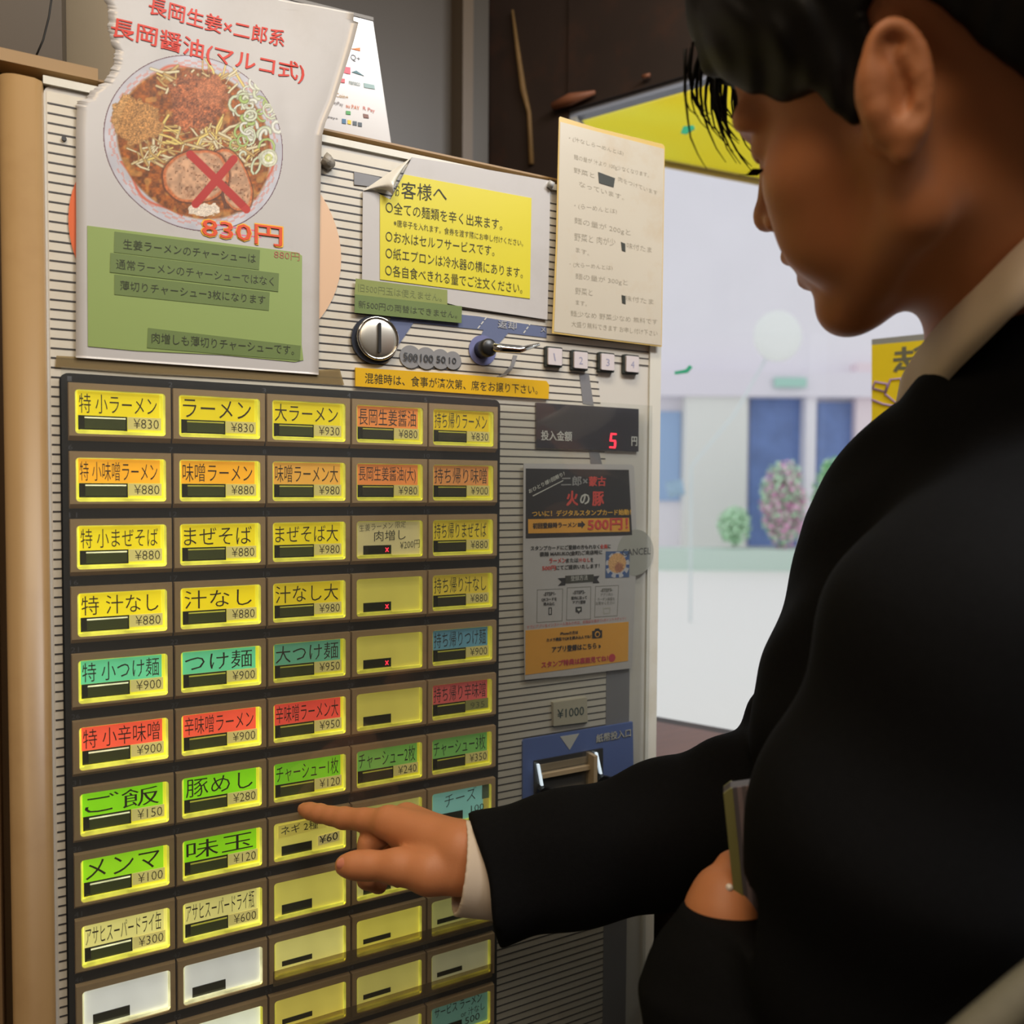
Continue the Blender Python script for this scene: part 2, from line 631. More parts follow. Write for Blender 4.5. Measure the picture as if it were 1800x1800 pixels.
# strength of the lamps behind the buttons, dimmer to the right and brighter toward the bottom left
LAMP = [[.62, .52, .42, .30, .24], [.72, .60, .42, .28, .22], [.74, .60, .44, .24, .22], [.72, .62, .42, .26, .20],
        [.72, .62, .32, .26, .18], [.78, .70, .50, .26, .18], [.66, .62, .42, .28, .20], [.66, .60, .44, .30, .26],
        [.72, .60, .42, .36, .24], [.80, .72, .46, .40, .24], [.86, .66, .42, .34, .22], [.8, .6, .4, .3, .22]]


def frame_mesh(name, x0, z0, x1, z1, ix0, iz0, ix1, iz1, ch):
    """plastic button frame: front ring with a rounded opening, chamfer toward bottom and left, walls of the opening"""
    n = 4
    inner = rrect(ix0, iz0, ix1, iz1, 0.0024, n)
    c = len(inner)
    outer = []
    zc, xc = (z0 + z1) / 2, (x0 + x1) / 2
    cor = [(x1, z1), (x0 + 0.001, z1), (x0 + 0.001, z0 + ch), (x1, z0 + ch)]
    for q in range(4):
        for i in range(n + 1):
            outer.append(cor[q])
    V = [(p[0], 0.0, p[1]) for p in outer] + [(p[0], 0.0, p[1]) for p in inner] + [(p[0], 0.0048, p[1]) for p in inner]
    F = []
    for i in range(c):
        j = (i + 1) % c
        if outer[i] == outer[j]:
            F.append([i, c + i, c + j])
        else:
            F.append([i, c + i, c + j, j])
        F.append([c + i, 2 * c + i, 2 * c + j, c + j])
    b = len(V)
    V += [(x1, 0.0, z1), (x0 + 0.001, 0.0, z1), (x0 + 0.001, 0.0, z0 + ch), (x1, 0.0, z0 + ch)]
    V += [(x1, 0.0060, z1 + 0.0002), (x0, 0.0060, z1 + 0.0002), (x0, 0.0060, z0), (x1, 0.0060, z0)]
    for i in range(4):
        j = (i + 1) % 4
        F.append([b + i, b + j, b + 4 + j, b + 4 + i])
    return V, F


GAP = 0.0004
fV, fF = frame_mesh('f', GAP, -0.0418, W - GAP, 0.0, 0.0052, -0.0360, W - 0.0040, -0.0045, 0.0042)
frame_me = bpy.data.meshes.new('menu_button')
frame_me.from_pydata(fV, [], fF)
frame_me.materials.append(frame_m)


def shared(name, me, at, parent):
    o = bpy.data.objects.new(name, me)
    COL.objects.link(o)
    o.parent = parent
    off = Vector((0, 0, 0))
    q = parent
    while q is not None:
        off += q.location
        q = q.parent
    o.location = Vector(at) - off
    return o


def unit_prism(name, pts, y0, y1, m):
    o = prism(name, pts, y0, y1, m)
    me = o.data
    bpy.data.objects.remove(o)
    return me


IX0, IX1, IZ0, IZ1 = 0.0052, W - 0.0040, -0.0360, -0.0045
me_card = unit_prism('label_card', srect(IX0 - .0005, IZ0 - .0005, IX1 + .0005, IZ1 + .0005), 0.0036, 0.0046, card)
me_strip = unit_prism('colour_strip', srect(IX0 + .0014, IZ1 - .0180, IX1 - .0040, IZ1 - .0007), 0.0030, 0.0036, card)
me_tag = unit_prism('price_tag', srect(IX0 + .0335, IZ1 - .0272, IX1 - .0030, IZ1 - .0182), 0.0029, 0.0036, card)
me_dark = unit_prism('display', srect(IX0 + .0018, IZ1 - .0285, IX0 + .0332, IZ1 - .0182), 0.0031, 0.0036, screen_m)
me_lit = unit_prism('display_lens', srect(IX0 + .0058, IZ1 - .0274, IX0 + .0322, IZ1 - .0192), 0.0024, 0.0031, screen_lit)
me_dark2 = unit_prism('display', srect(IX0 + .0066, IZ1 - .0285, IX0 + .0310, IZ1 - .0208), 0.0030, 0.0036, screen_m)
me_dark3 = unit_prism('display', srect(IX0 + .0066, IZ1 - .0230, IX0 + .0310, IZ1 - .0190), 0.0030, 0.0036, screen_m)
# clear plastic lips along the bottom and the right of the window
me_lip = bpy.data.meshes.new('clear_edge')
ob = boxes('t', [((IX0, 0.0012, IZ0), (IX1, 0.0036, IZ0 + .0022)), ((IX1 - .0016, 0.0012, IZ0), (IX1, 0.0036, IZ1)),
                 ((IX0, 0.0016, IZ0), (IX0 + .0009, 0.0036, IZ1)), ((IX0, 0.0020, IZ1 - .0007), (IX1, 0.0036, IZ1)),
                 ((IX0 + .003, 0.0006, IZ0 + .0024), (IX0 + .031, 0.0024, IZ0 + .0030))], lip)
me_lip = ob.data
bpy.data.objects.remove(ob)
x_led = [('✕', (0, 0), (1, 0), (0, 1))]
rndb = random.Random(5)


def tint(o, c, a):
    o.color = lin(c) + (a,)
    return o


names = {YEL: 'yellow', AMB: 'amber', ORG: 'orange', GRN: 'green', RED: 'red', LIM: 'lime green', BLU: 'blue'}
for r in range(12):
    for c in range(5):
        s, colr, price = MENU[r][c]
        L = LAMP[r][c]
        x, z = c * W, Z0 - r * H
        b = shared('menu_button', frame_me, (x, 0, z), mach)
        blank = s.startswith('#')
        base = (232, 224, 60) if not blank else colr
        if colr == '=':
            base = (236, 228, 130)
        whiteout = blank and (colr[2] > 224)
        k = 1.0
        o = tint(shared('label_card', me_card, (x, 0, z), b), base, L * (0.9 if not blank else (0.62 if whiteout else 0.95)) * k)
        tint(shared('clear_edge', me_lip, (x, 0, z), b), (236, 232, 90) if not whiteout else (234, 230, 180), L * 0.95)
        X0, X1, ZT = x + IX0, x + IX1, z + IZ1
        if not blank:
            if colr == '=':
                colr2 = (226, 216, 130)
            else:
                colr2 = colr
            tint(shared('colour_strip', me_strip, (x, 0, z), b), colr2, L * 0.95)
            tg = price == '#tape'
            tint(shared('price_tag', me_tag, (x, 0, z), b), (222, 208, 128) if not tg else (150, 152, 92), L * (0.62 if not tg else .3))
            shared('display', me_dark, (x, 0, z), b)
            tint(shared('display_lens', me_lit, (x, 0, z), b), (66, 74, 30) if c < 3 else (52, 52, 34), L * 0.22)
            boxhl = boxes('display_highlight', [((X0 + .0058, 0.0021, ZT - .0202), (X0 + .0322, 0.0026, ZT - .0192))], screen_lit, b)  # bevel highlight painted as a thin pale glowing strip
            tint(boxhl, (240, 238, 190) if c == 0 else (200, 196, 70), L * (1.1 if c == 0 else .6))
            b['label'] = 'backlit menu button reading %s' % s
            ns = len(s)
            x0 = X0 + .0024
            x1 = X1 - .0058
            zb = ZT - .0165
            zt = ZT - .0026
            if s in ('ラーメン', '汁なし', 'つけ麺', '豚めし', 'ご飯', 'メンマ', '味玉', 'まぜそば'):
                x0, x1 = X0 + .0030, X1 - .0066
            lettering([(s, (x0, zb), (x1, zb), (x0, zt), -0.004)], 0.0027, ink_brown if c < 3 else pen, b)
            if tg:
                lettering([('935', (X0 + .038, ZT - .0258), (X0 + .052, ZT - .0258), (X0 + .038, ZT - .0204), -0.012)], 0.0026, mat('faded_ink', (104, 108, 72), 0.6), b, 'price')
            else:
                lettering([(price, (X0 + .0375, ZT - .0262), (X1 - .0045, ZT - .0262), (X0 + .0375, ZT - .0192), -0.012)], 0.0026, ink_brown if c < 3 else pen, b, 'price')
        else:
            d = shared('display', me_dark2 if s != '#flap' else me_dark3, (x, 0, z), b)
            if s in ('#x', '#生姜'):
                cx, cz = X0 + .0272, ZT - .0248
                for sg in (-1, 1):
                    pts = [(cx - .0016, cz - sg * .0016), (cx - .0010, cz - sg * .0020), (cx + .0016, cz + sg * .0016), (cx + .0010, cz + sg * .0020)]
                    prism('led_cross', pts, 0.0026, 0.0029, red_led, b)
            lab = {'#x': 'plain yellow backlit button with a small red cross', '#blank': 'plain backlit button without a caption',
                   '#flap': 'plain backlit button with a painted reflection across its foot', '#negi': 'button with handwritten card reading ネギ2種',
                   '#cheese': 'pale blue button with handwritten チーズ', '#service': 'blue-green button with handwritten サービスラーメン',
                   '#生姜': 'cream button with handwritten 肉増し and a red cross'}[s]
            b['label'] = lab
            if s == '#negi':
                tint(prism('paper_label', [(X0 + .004, ZT - .0135), (X0 + .043, ZT - .0120), (X0 + .043, ZT - .0022), (X0 + .004, ZT - .0032)], 0.0028, 0.0034, card, b), (222, 206, 96), L * .8)
                tint(prism('price_tag', [(X0 + .036, ZT - .0262), (X0 + .054, ZT - .0250), (X0 + .054, ZT - .0170), (X0 + .036, ZT - .0182)], 0.0028, 0.0034, card, b), (222, 206, 130), L * .6)
                lettering([('ネギ 2種', (X0 + .006, ZT - .0115), (X0 + .036, ZT - .0110), (X0 + .006, ZT - .0040), 0.0)], 0.0025, pen, b)
                lettering([('¥60', (X0 + .037, ZT - .0248), (X0 + .0525, ZT - .0238), (X0 + .037, ZT - .0180), 0.0)], 0.0025, pen, b, 'price')
            if s == '#cheese':
                lettering([('チーズ', (X0 + .013, ZT - .0155), (X0 + .044, ZT - .0125), (X0 + .013, ZT - .0035), -0.01),
                           ('100', (X0 + .039, ZT - .0240), (X0 + .052, ZT - .0240), (X0 + .039, ZT - .0180), -0.006)], 0.0027, pen, b)
                tint(prism('price_tag', srect(X1 - .0075, IZ0 + z + .004, X1 - .001, ZT - .014), 0.0029, 0.0034, card, b), (214, 196, 96), L * .5)
                prism('dark_corner', srect(X1 - .0085, ZT - .014, X1 - .001, ZT - .001), 0.0029, 0.0034, mat('dim_green', (104, 124, 104), 0.5), b)
            if s == '#service':
                lettering([('サービス ラーメン', (X0 + .004, ZT - .0115), (X1 - .008, ZT - .0095), (X0 + .004, ZT - .0025), 0.01),
                           ('or 汁なし', (X0 + .030, ZT - .0190), (X1 - .005, ZT - .0178), (X0 + .030, ZT - .0120), 0.0),
                           ('500', (X0 + .034, ZT - .0265), (X1 - .010, ZT - .0255), (X0 + .034, ZT - .0200), 0.0)], 0.0027, pen, b)
            if s == '#生姜':
                lettering([('生姜ラーメン 限定', (X0 + .003, ZT - .0088), (X0 + .044, ZT - .0058), (X0 + .003, ZT - .0030), -0.008),
                           ('肉増し', (X0 + .016, ZT - .0175), (X0 + .044, ZT - .0165), (X0 + .016, ZT - .0085), -0.004),
                           ('¥200円', (X0 + .039, ZT - .0250), (X1 - .002, ZT - .0238), (X0 + .039, ZT - .0180), -0.008)], 0.0030, pen, b)

# brownish sheets that paint reflected bands across the feet of the lower buttons
reflection_m = clear('brownish_reflection', (0.86, 0.80, 0.66), 0.08, 0.25, 0.28, (170, 146, 100))
for r in (9, 10):
    z = Z0 - r * H
    o = prism('reflection_band', rrect(2 * W + .004, z - 0.0400, 5 * W - .0030, z - 0.0275, 0.001), -0.0007, -0.0003, reflection_m, mach)
    o['label'] = 'brownish band painting a reflection across the feet of the buttons'

# ------------------------------------------------------------------ coin slot, lever, plates
sl_c = (0.2265,1.5014)
ring_c = (0.2245,1.5003)
prism('coin_slot_ring', disc(ring_c[0] + .001, ring_c[1], 0.0200, 0.0200), 0.0020, 0.0058, mat('dark_ring', (44, 48, 58), 0.3), mach, smooth=False)
V, F = [], []
R0 = 0.0165
NS, NR = 40, 8
for j in range(NR + 1):
    t = j / NR
    rr = R0 * math.sin(t * math.pi / 2)
    yy = -0.0022 + 0.0022 * (1 - math.cos(t * math.pi / 2)) + (0.0005 if j == NR else 0)
    for i in range(NS):
        a = 2 * math.pi * i / NS
        V.append((sl_c[0] + .001 + rr * math.cos(a), yy, sl_c[1] + rr * math.sin(a)))
for j in range(NR):
    for i in range(NS):
        F.append([j * NS + i, j * NS + (i + 1) % NS, (j + 1) * NS + (i + 1) % NS, (j + 1) * NS + i])
slot = mesh('coin_slot', V, F, mat('brushed_chrome', (220, 214, 200), 0.34, 1.0), mach, True)
slot['label'] = 'domed chrome coin slot'
ro = []
for j in range(13):
    pass
tube('rim', [(sl_c[0] + .001 + 0.0172 * math.cos(2 * math.pi * i / 36), -0.0002, sl_c[1] + 0.0172 * math.sin(2 * math.pi * i / 36)) for i in range(37)], 0.0012, chrome, slot, 8, cap=False)
prism('opening', rrect(sl_c[0] + .0000, sl_c[1] - .0125, sl_c[0] + .0024, sl_c[1] + .0125, .0010), -0.0044, -0.0022, case_m, slot)

plate_m = mat('grey_disc_print', (132, 132, 134), 0.45)
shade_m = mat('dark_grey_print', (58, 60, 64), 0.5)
cs = [((0.2579,1.4893), .0098), ((0.2721,1.4892), .0095), ((0.2855,1.4894), .0088), ((0.2972,1.4892), .0080)]
cp = None
for i, (c_, r_) in enumerate(cs):
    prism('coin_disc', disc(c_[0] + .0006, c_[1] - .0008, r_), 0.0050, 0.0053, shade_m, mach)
    prism('coin_disc', disc(c_[0], c_[1], r_), 0.0046 - i * .0002, 0.0050, plate_m, mach)
lettering([('500', (0.2514,1.4858), (0.2641,1.4854), (0.2514,1.4924), .02), ('100', (0.2666,1.4858), (0.2784,1.4856), (0.2666,1.4923), .02),
           ('50', (0.2815,1.4862), (0.2900,1.4861), (0.2815,1.4921), .02), ('10', (0.2933,1.4862), (0.3002,1.4862), (0.2933,1.4916), .02)], 0.0036, shade_m, mach)

prism('slate_band', [(0.2404,1.5222), (0.2625,1.5298), (0.3210,1.5307), (0.3928,1.5277), (0.3929,1.5181), (0.3522,1.5185), (0.3355,1.4999), (0.3192,1.5003), (0.3272,1.5190), (0.2607,1.5186), (0.2441,1.4939), (0.2314,1.4928)], 0.0049, 0.0054, slate_m, mach)
prism('lever_disc', disc(*((0.3263,1.5006)), .0135, .0135), 0.0044, 0.0049, mat('violet_print', (108, 112, 156), 0.5), mach)
for a, b_ in (((0.3302,1.5307), (0.3211,1.5192)), ((0.3757,1.5302), (0.3679,1.5196))):
    L3 = []
    for t in (0, .36, .72):
        p0 = (a[0] + (b_[0] - a[0]) * t, a[1] + (b_[1] - a[1]) * t)
        p1 = (a[0] + (b_[0] - a[0]) * (t + .24), a[1] + (b_[1] - a[1]) * (t + .24))
        prism('white_dash', [(p0[0] - .0006, p0[1]), (p0[0] + .0006, p0[1]), (p1[0] + .0006, p1[1]), (p1[0] - .0006, p1[1])], 0.0045, 0.0049, white_ink, mach)
lettering([('返却', (0.3416,1.5223), (0.3606,1.5223), (0.3416,1.5292), .03), ('メ', (0.3862,1.5229), (0.3911,1.5226), (0.3862,1.5278), .02)], 0.0046, mat('grey_ink', (160, 162, 168), 0.6), mach)
arc = [(0.3576,1.4989), (0.3549,1.4893), (0.3482,1.4819), (0.3409,1.4780)]
arc2 = [(0.3430,1.4776), (0.3507,1.4802), (0.3583,1.4886), (0.3619,1.4989)]
prism('curved_arrow', arc + arc2, 0.0047, 0.0053, plate_m, mach)
lc = (0.3257,1.5009)
lever = tube('return_lever', [(lc[0], 0.006, lc[1]), (lc[0], -0.010, lc[1]), (lc[0], -0.012, lc[1])], [.0080, .0080, .0060], mat('black_plastic', (28, 28, 28), 0.35), mach, 24)
lever['label'] = 'black knob with bent chrome coin return lever'
p1, p2, p3, p4 = (0.3289,1.5012), (0.3376,1.5004), (0.3544,1.5005), (0.3728,1.5068)
tube('handle', [(p1[0], -.011, p1[1]), (p2[0], -.013, p2[1]), (p3[0], -.014, p3[1]), (p4[0], -.017, p4[1])], [.0042, .0034, .0030, .0014], chrome, lever, 14)

# four square buttons
sqf = mat('pale_pink_key', (206, 198, 200), 0.35)
for i, (q, w_, h_) in enumerate((((0.3991,1.5002), .0150, .0160), ((0.4277,1.4992), .0150, .0155), ((0.4585,1.4998), .0150, .0150), ((0.4880,1.5001), .0150, .0148))):
    o = prism('square_button', rrect(q[0] - w_ / 2 - .0016, q[1] - .0095, q[0] + w_ / 2 + .0016, q[1] + .0095, .0012), 0.0015, 0.0058, mat('dark_frame', (46, 52, 50), 0.4), mach)
    prism('key', rrect(q[0] - w_ / 2, q[1] - .0078, q[0] + w_ / 2, q[1] + .0078, .0010), -0.0008, 0.0015, sqf, o)
    lettering([(str(i + 1), (q[0] - (.0006 if i == 0 else .0022), q[1] - .0040), (q[0] + (.0006 if i == 0 else .0020), q[1] - .0040), (q[0] - .0022, q[1] + .0030), .0)], -0.0010, mat('pale_violet_ink', (150, 150, 176), 0.6), o)

# amount display
disp = prism('amount_display', [(0.3814,1.4566), (0.4988,1.4566), (0.4992,1.4139), (0.3818,1.4144)], 0.0030, 0.0058, mat('smoked_plastic', (46, 46, 56), 0.12, coat=0.5), mach)
disp['label'] = 'dark smoked display window with a red digit'
lettering([('投入金額', (0.3866,1.4217), (0.4203,1.4218), (0.3865,1.4310), .03), ('円', (0.4902,1.4195), (0.4969,1.4195), (0.4901,1.4287), .04)], 0.0027, white_ink, disp)
for seg in (((1484, 352), (1514, 354), (1513, 363), (1483, 361)), ((1482, 361), (1491, 361), (1488, 391), (1479, 391)),
            ((1480, 386), (1510, 388), (1509, 397), (1479, 395)), ((1503, 395), (1512, 396), (1510, 424), (1501, 424)), ((1478, 420), (1508, 422), (1507, 431), (1477, 429))):
    pass
prism('digit_segment', [(0.4650,1.4313), (0.4720,1.4312), (0.4718,1.4295), (0.4648,1.4296)], 0.0024, 0.0029, red_led, disp)
prism('digit_segment', [(0.4646,1.4296), (0.4667,1.4297), (0.4660,1.4239), (0.4639,1.4238)], 0.0024, 0.0029, red_led, disp)
prism('digit_segment', [(0.4642,1.4248), (0.4712,1.4246), (0.4710,1.4229), (0.4639,1.4230)], 0.0024, 0.0029, red_led, disp)
prism('digit_segment', [(0.4695,1.4232), (0.4717,1.4231), (0.4713,1.4176), (0.4691,1.4176)], 0.0024, 0.0029, red_led, disp)
prism('digit_segment', [(0.4638,1.4182), (0.4708,1.4180), (0.4706,1.4163), (0.4636,1.4165)], 0.0024, 0.0029, red_led, disp)

# cancel button
cc = (0.4956,1.3125)
cb = prism('cancel_button', disc(cc[0], cc[1], .0225, .0232, 48), 0.0010, 0.0058, mat('grey_key', (168, 168, 160), 0.4), mach)
cb['label'] = 'round grey cancel button half behind the stamp card flyer'
lettering([('CANCEL', (cc[0] - .0165, cc[1] - .0030), (cc[0] + .0185, cc[1] - .0022), (cc[0] - .0165, cc[1] + .0038), .0)], 0.0008, shade_m, cb)

# banknote inlet
prism('inlet_panel', [(0.3697,1.1233), (0.3696,1.1380), (0.3713,1.1398), (0.4961,1.1399), (0.4973,1.1035), (0.4990,1.0443), (0.3704,1.0323)], 0.0030, 0.0058, blue_m, mach)['label'] = 'blue banknote inlet panel with white triangle'
prism('white_triangle', [(0.4101,1.1373), (0.4316,1.1372), (0.4210,1.1228)], 0.0025, 0.0030, white_ink, mach)
lettering([('紙幣投入口', (0.4520,1.1246), (0.4937,1.1251), (0.4519,1.1330), .045)], 0.0028, shade_m, mach)
lettering([('紙幣投入口', (0.4514,1.1253), (0.4931,1.1258), (0.4513,1.1336), .025)], 0.0022, white_ink, mach)
sl = mat('inlet_black', (12, 12, 12), 0.4)
beige_m = mat('beige_plastic', (142, 126, 100), 0.35)
a, b_, c_, d_ = (0.3810,1.1184), (0.4589,1.1190), (0.4596,1.0681), (0.3814,1.0713)
inl = prism('banknote_inlet', [a, b_, c_, d_], 0.0010, 0.0030, sl, mach)
inl['label'] = 'black banknote opening with beige tray and bright guide strips'
x0, x1 = a[0] + .002, a[0] + .070
zt = a[1]
boxes('tray', [((x0, -0.0130, zt - .0360), (x0 + .056, 0.001, zt - .0320)), ((x0 + .003, -0.001, zt - .0100), (x0 + .056, 0.001, zt - .0040)),
               ((x0 + .0560, -0.0130, zt - .0320), (x0 + .0600, 0.001, zt - .0000)), ((x0 + .003, -.0065, zt - .0150), (x0 + .056, .001, zt - .0110))], beige_m, inl)
glass_edge = glow('lit_guide', (200, 216, 226), 0.75, 0.1)
for g0, g1 in (((0.3817,1.1174), (0.3860,1.0965)), ((0.4468,1.1184), (0.4524,1.0966))):
    prism('guide_strip', [(g0[0] - .0012, g0[1]), (g0[0] + .0012, g0[1]), (g1[0] + .0012, g1[1]), (g1[0] - .0012, g1[1])], -0.0060, -0.0035, glass_edge, inl)
g0, g1 = (0.3860,1.0963), (0.4047,1.0887)
prism('guard', [g0, g1, (0.4112,1.0825), (0.4029,1.0626), (0.3830,1.0645), (0.3812,1.0942)], -0.0100, -0.0040, sl, inl)
prism('guard', [(0.4524,1.0961), (0.4732,1.0884), (0.4736,1.0588), (0.4331,1.0568), (0.4405,1.0896)], -0.0100, -0.0040, sl, inl)

# ¥1000 plate
a, b_, c_, d_ = (0.4013,1.1718), (0.4393,1.1722), (0.4405,1.1480), (0.4020,1.1491)
pl = prism('price_plate', [a, b_, c_, d_], 0.0010, 0.0058, mat('putty_plastic', (182, 176, 156), 0.45), mach)
pl['label'] = 'raised putty plate reading ¥1000'
prism('painted_shadow', [(p[0] + .0012, p[1] - .0022) for p in (a, b_, c_, d_)], 0.0040, 0.0056, mat('teal_shadow', (30, 62, 66), 0.5), pl)  # dark teal sheet painting the shadow of the raised plate
lettering([('¥1000', (0.4057,1.1559), (0.4359,1.1557), (0.4056,1.1647), .015)], 0.0007, mat('teal_ink', (40, 66, 68), 0.6), pl)

# peach disc printed on the panel, behind the big poster
pc = (0.5 * (((0.0042,1.5704))[0] + ((0.1976,1.5627))[0]), ((0.1976,1.5645))[1])
prism('peach_disc', disc(pc[0], pc[1], 0.5 * (((0.1976,1.5627))[0] - ((0.0042,1.5704))[0]), 0.088, 64), 0.0046, 0.0052, mat('peach_print', (214, 178, 146), 0.45, noise=0.05), mach)
prism('orange_crescent', disc(pc[0], pc[1], .0985, .0890, 16, 150, 215), 0.0043, 0.0049, mat('orange_print', (212, 98, 48), 0.5), mach)
prism('grey_square', [(0.2084,1.6371), (0.2303,1.6366), (0.2303,1.6281), (0.2084,1.6267)], 0.0046, 0.0054, grey_band, mach)

# screw and old tape
prism('screw', disc(*((0.0004,1.6209)), .0016, n=12), 0.0040, 0.0056, shade_m, mach)

# ------------------------------------------------------------------ papers on the machine
paper = mat('laminated_paper', (190, 187, 186), 0.28, noise=0.03, nscale=8, coat=0.35, grime=(160, 154, 146), gscale=7, gamt=0.35)
paper_old = mat('stained_paper', (196, 188, 172), 0.3, noise=0.06, nscale=9, coat=0.3, grime=(176, 140, 84), gscale=8, gamt=0.45)
green_p = mat('green_paper', (138, 158, 90), 0.5, noise=0.05, nscale=12)
green_t = mat('green_tape', (108, 126, 76), 0.35, noise=0.06)
yel_p = mat('yellow_paper', (212, 200, 50), 0.35, noise=0.05, nscale=9, coat=0.3)


def bend(x, z):
    """big poster: flat on the door, its free top curling away toward the room"""
    b = -0.0010
    if z > 1.60:
        b -= 0.14 * (z - 1.60) ** 2
    b -= 0.0012 * math.sin((x - 0.02) * 55) * max(0, (z - 1.56)) * 8
    if x > 0.155 and z > 1.60:
        b -= 1.6 * (x - 0.155) * (z - 1.60)
    return b


def sheet(name, left, right, zlist, f, m, parent, back=0.0004):
    """curved sheet: left(z), right(z) give the edges; f the offset toward the room"""
    V, F = [], []
    nx = 24
    for z in zlist:
        a, b = left(z), right(z)
        for i in range(nx + 1):
            x = a + (b - a) * i / nx
            V.append((x, 0.0036 + f(x, z), z))
    n = len(V)
    V += [(v[0], v[1] + back, v[2]) for v in V]
    nz = len(zlist)
    for j in range(nz - 1):
        for i in range(nx):
            a = j * (nx + 1) + i
            q = [a, a + 1, a + nx + 2, a + nx + 1]
            F.append(q)
            F.append([n + k for k in q[::-1]])
    for j in range(nz - 1):
        for i in (0, nx):
            a = j * (nx + 1) + i
            F.append([a, a + nx + 1, n + a + nx + 1, n + a])
    for i in range(nx):
        for j in (0, nz - 1):
            a = j * (nx + 1) + i
            F.append([a, a + 1, n + a + 1, n + a])
    return mesh(name, V, F, m, parent, True)


def interp(tab):
    tab = sorted(tab, key=lambda p: p[1])
    zs = [p[1] for p in tab]
    xs = [p[0] for p in tab]
    return lambda z: float(np.interp(z, zs, xs))


poster = thing('ramen_poster', 'large laminated ramen bowl poster with torn left corner and green note taped below', 'poster', (0.09, 0.0, 1.47))
LT = [(0.0060,1.4689), (0.0073,1.5647), (0.0077,1.6267), (0.0089,1.6476), (0.0119,1.6500), (0.0147,1.6511), (0.0162,1.6564), (0.0194,1.6587), (0.0215,1.6610), (0.0257,1.6644), (0.0269,1.6682), (0.0296,1.6716), (0.0308,1.6757), (0.0325,1.6782), (0.0318,1.6820), (0.0330,1.6885), (0.0314,1.6920), (0.0303,1.6964), (0.0284,1.7029), (0.0292,1.7155), (0.0263,1.7228), (0.0258,1.7332), (0.0254,1.7470), (0.0268,1.7682)]
# the torn edge also steps sideways: jagged teeth follow the measured outline
RT = [(0.1784,1.4686), (0.1790,1.5388), (0.1799,1.6100), (0.1803,1.6454), (0.1807,1.6587), (0.1832,1.6689), (0.1901,1.6864), (0.1974,1.7111), (0.2040,1.7341), (0.2081,1.7520), (0.1759,1.7686), (0.1551,1.7711)]
zs = sorted(set([round(p[1], 4) for p in LT] + [1.4700 + 0.004 * i for i in range(73)] + [1.640 + 0.0013 * i for i in range(90)]))
zs = [z for z in zs if z <= 1.757]
fl, fr = interp(LT), interp(RT)


def left_edge(z):
    return fl(z) + (random.Random(int(z * 9000)).uniform(-.0009, .0009) if z > 1.643 else 0)


def right_edge(z):
    return fr(z) if z < 1.7500 else 0.2035


def left_bot(z):
    return left_edge(max(z, 1.4702))


# bottom edge slopes very little: keep straight
sheet('sheet', left_bot, right_edge, [1.4680] + [z for z in zs if z > 1.4690], bend, paper, poster)
gp = prism('green_note', [(0.0142,1.5619), (0.0581,1.5626), (0.1614,1.5639), (0.1652,1.5618), (0.1647,1.4911), (0.1661,1.4788), (0.1594,1.4768), (0.1040,1.4779), (0.0455,1.4760), (0.0137,1.4765)], 0.0021, 0.0025, green_p, poster)
prism('tape_strip', [(0.0315,1.5603), (0.1327,1.5616), (0.1319,1.5462), (0.0309,1.5455)], 0.0018, 0.0021, green_t, poster)
prism('tape_strip', [(0.0288,1.5447), (0.1471,1.5454), (0.1464,1.5310), (0.0282,1.5308)], 0.0017, 0.0020, green_t, poster)
prism('tape_strip', [(0.0311,1.5296), (0.1399,1.5297), (0.1392,1.5154), (0.0309,1.5152)], 0.0018, 0.0021, green_t, poster)
prism('tape_strip', [(0.0528,1.4934), (0.1640,1.4901), (0.1632,1.4782), (0.0520,1.4787)], 0.0018, 0.0021, green_t, poster)
note_ink = mat('grey_green_ink', (50, 54, 38), 0.6)
for it_ in (('生姜ラーメンのチャーシューは', (0.0370,1.5487), (0.1293,1.5508), (0.0371,1.5559), -.006),
           ('通常ラーメンのチャーシューではなく', (0.0323,1.5337), (0.1430,1.5348), (0.0323,1.5409), -.006),
           ('薄切りチャーシュー3枚になります', (0.0347,1.5189), (0.1365,1.5198), (0.0348,1.5258), -.006),
           ('肉増しも薄切りチャーシューです。', (0.0552,1.4826), (0.1585,1.4821), (0.0553,1.4903), -.006)):
    lettering([it_], 0.0015, note_ink, poster)


def fb(x, z):
    return bend(x, z)


lettering([('長岡生姜×二郎系', (0.0547,1.7192), (0.1508,1.7200), (0.0560,1.7322), .018),
           ('長岡醤油(マルコ式)', (0.0300,1.6952), (0.1656,1.6951), (0.0315,1.7112), .018)], 0.00335, red_ink, poster, f=fb)
gold = mat('golden_ink', (232, 172, 40), 0.5)
lettering([('830円', (0.0899,1.5646), (0.1501,1.5660), (0.0900,1.5809), .06)], 0.0033, gold, poster, f=fb)
lettering([('830円', (0.0905,1.5654), (0.1494,1.5666), (0.0906,1.5803), .018)], 0.0030, mat('orange_red_ink', (214, 74, 30), 0.5), poster, f=fb)
pink = mat('pink_pen', (214, 110, 150), 0.6)
lettering([('880円', (0.1434,1.5567), (0.1631,1.5573), (0.1435,1.5629), -.015)], 0.0018, mat('pink_red_pen', (176, 92, 84), 0.6), poster)
prism('pen_stroke', [(0.0966,1.5768), (0.1290,1.5768), (0.1290,1.5758), (0.0966,1.5758)], 0.0026, 0.0029, pink, poster)
prism('pen_stroke', [(0.1045,1.5713), (0.1394,1.5724), (0.1394,1.5713), (0.1045,1.5703)], 0.0026, 0.0029, pink, poster)


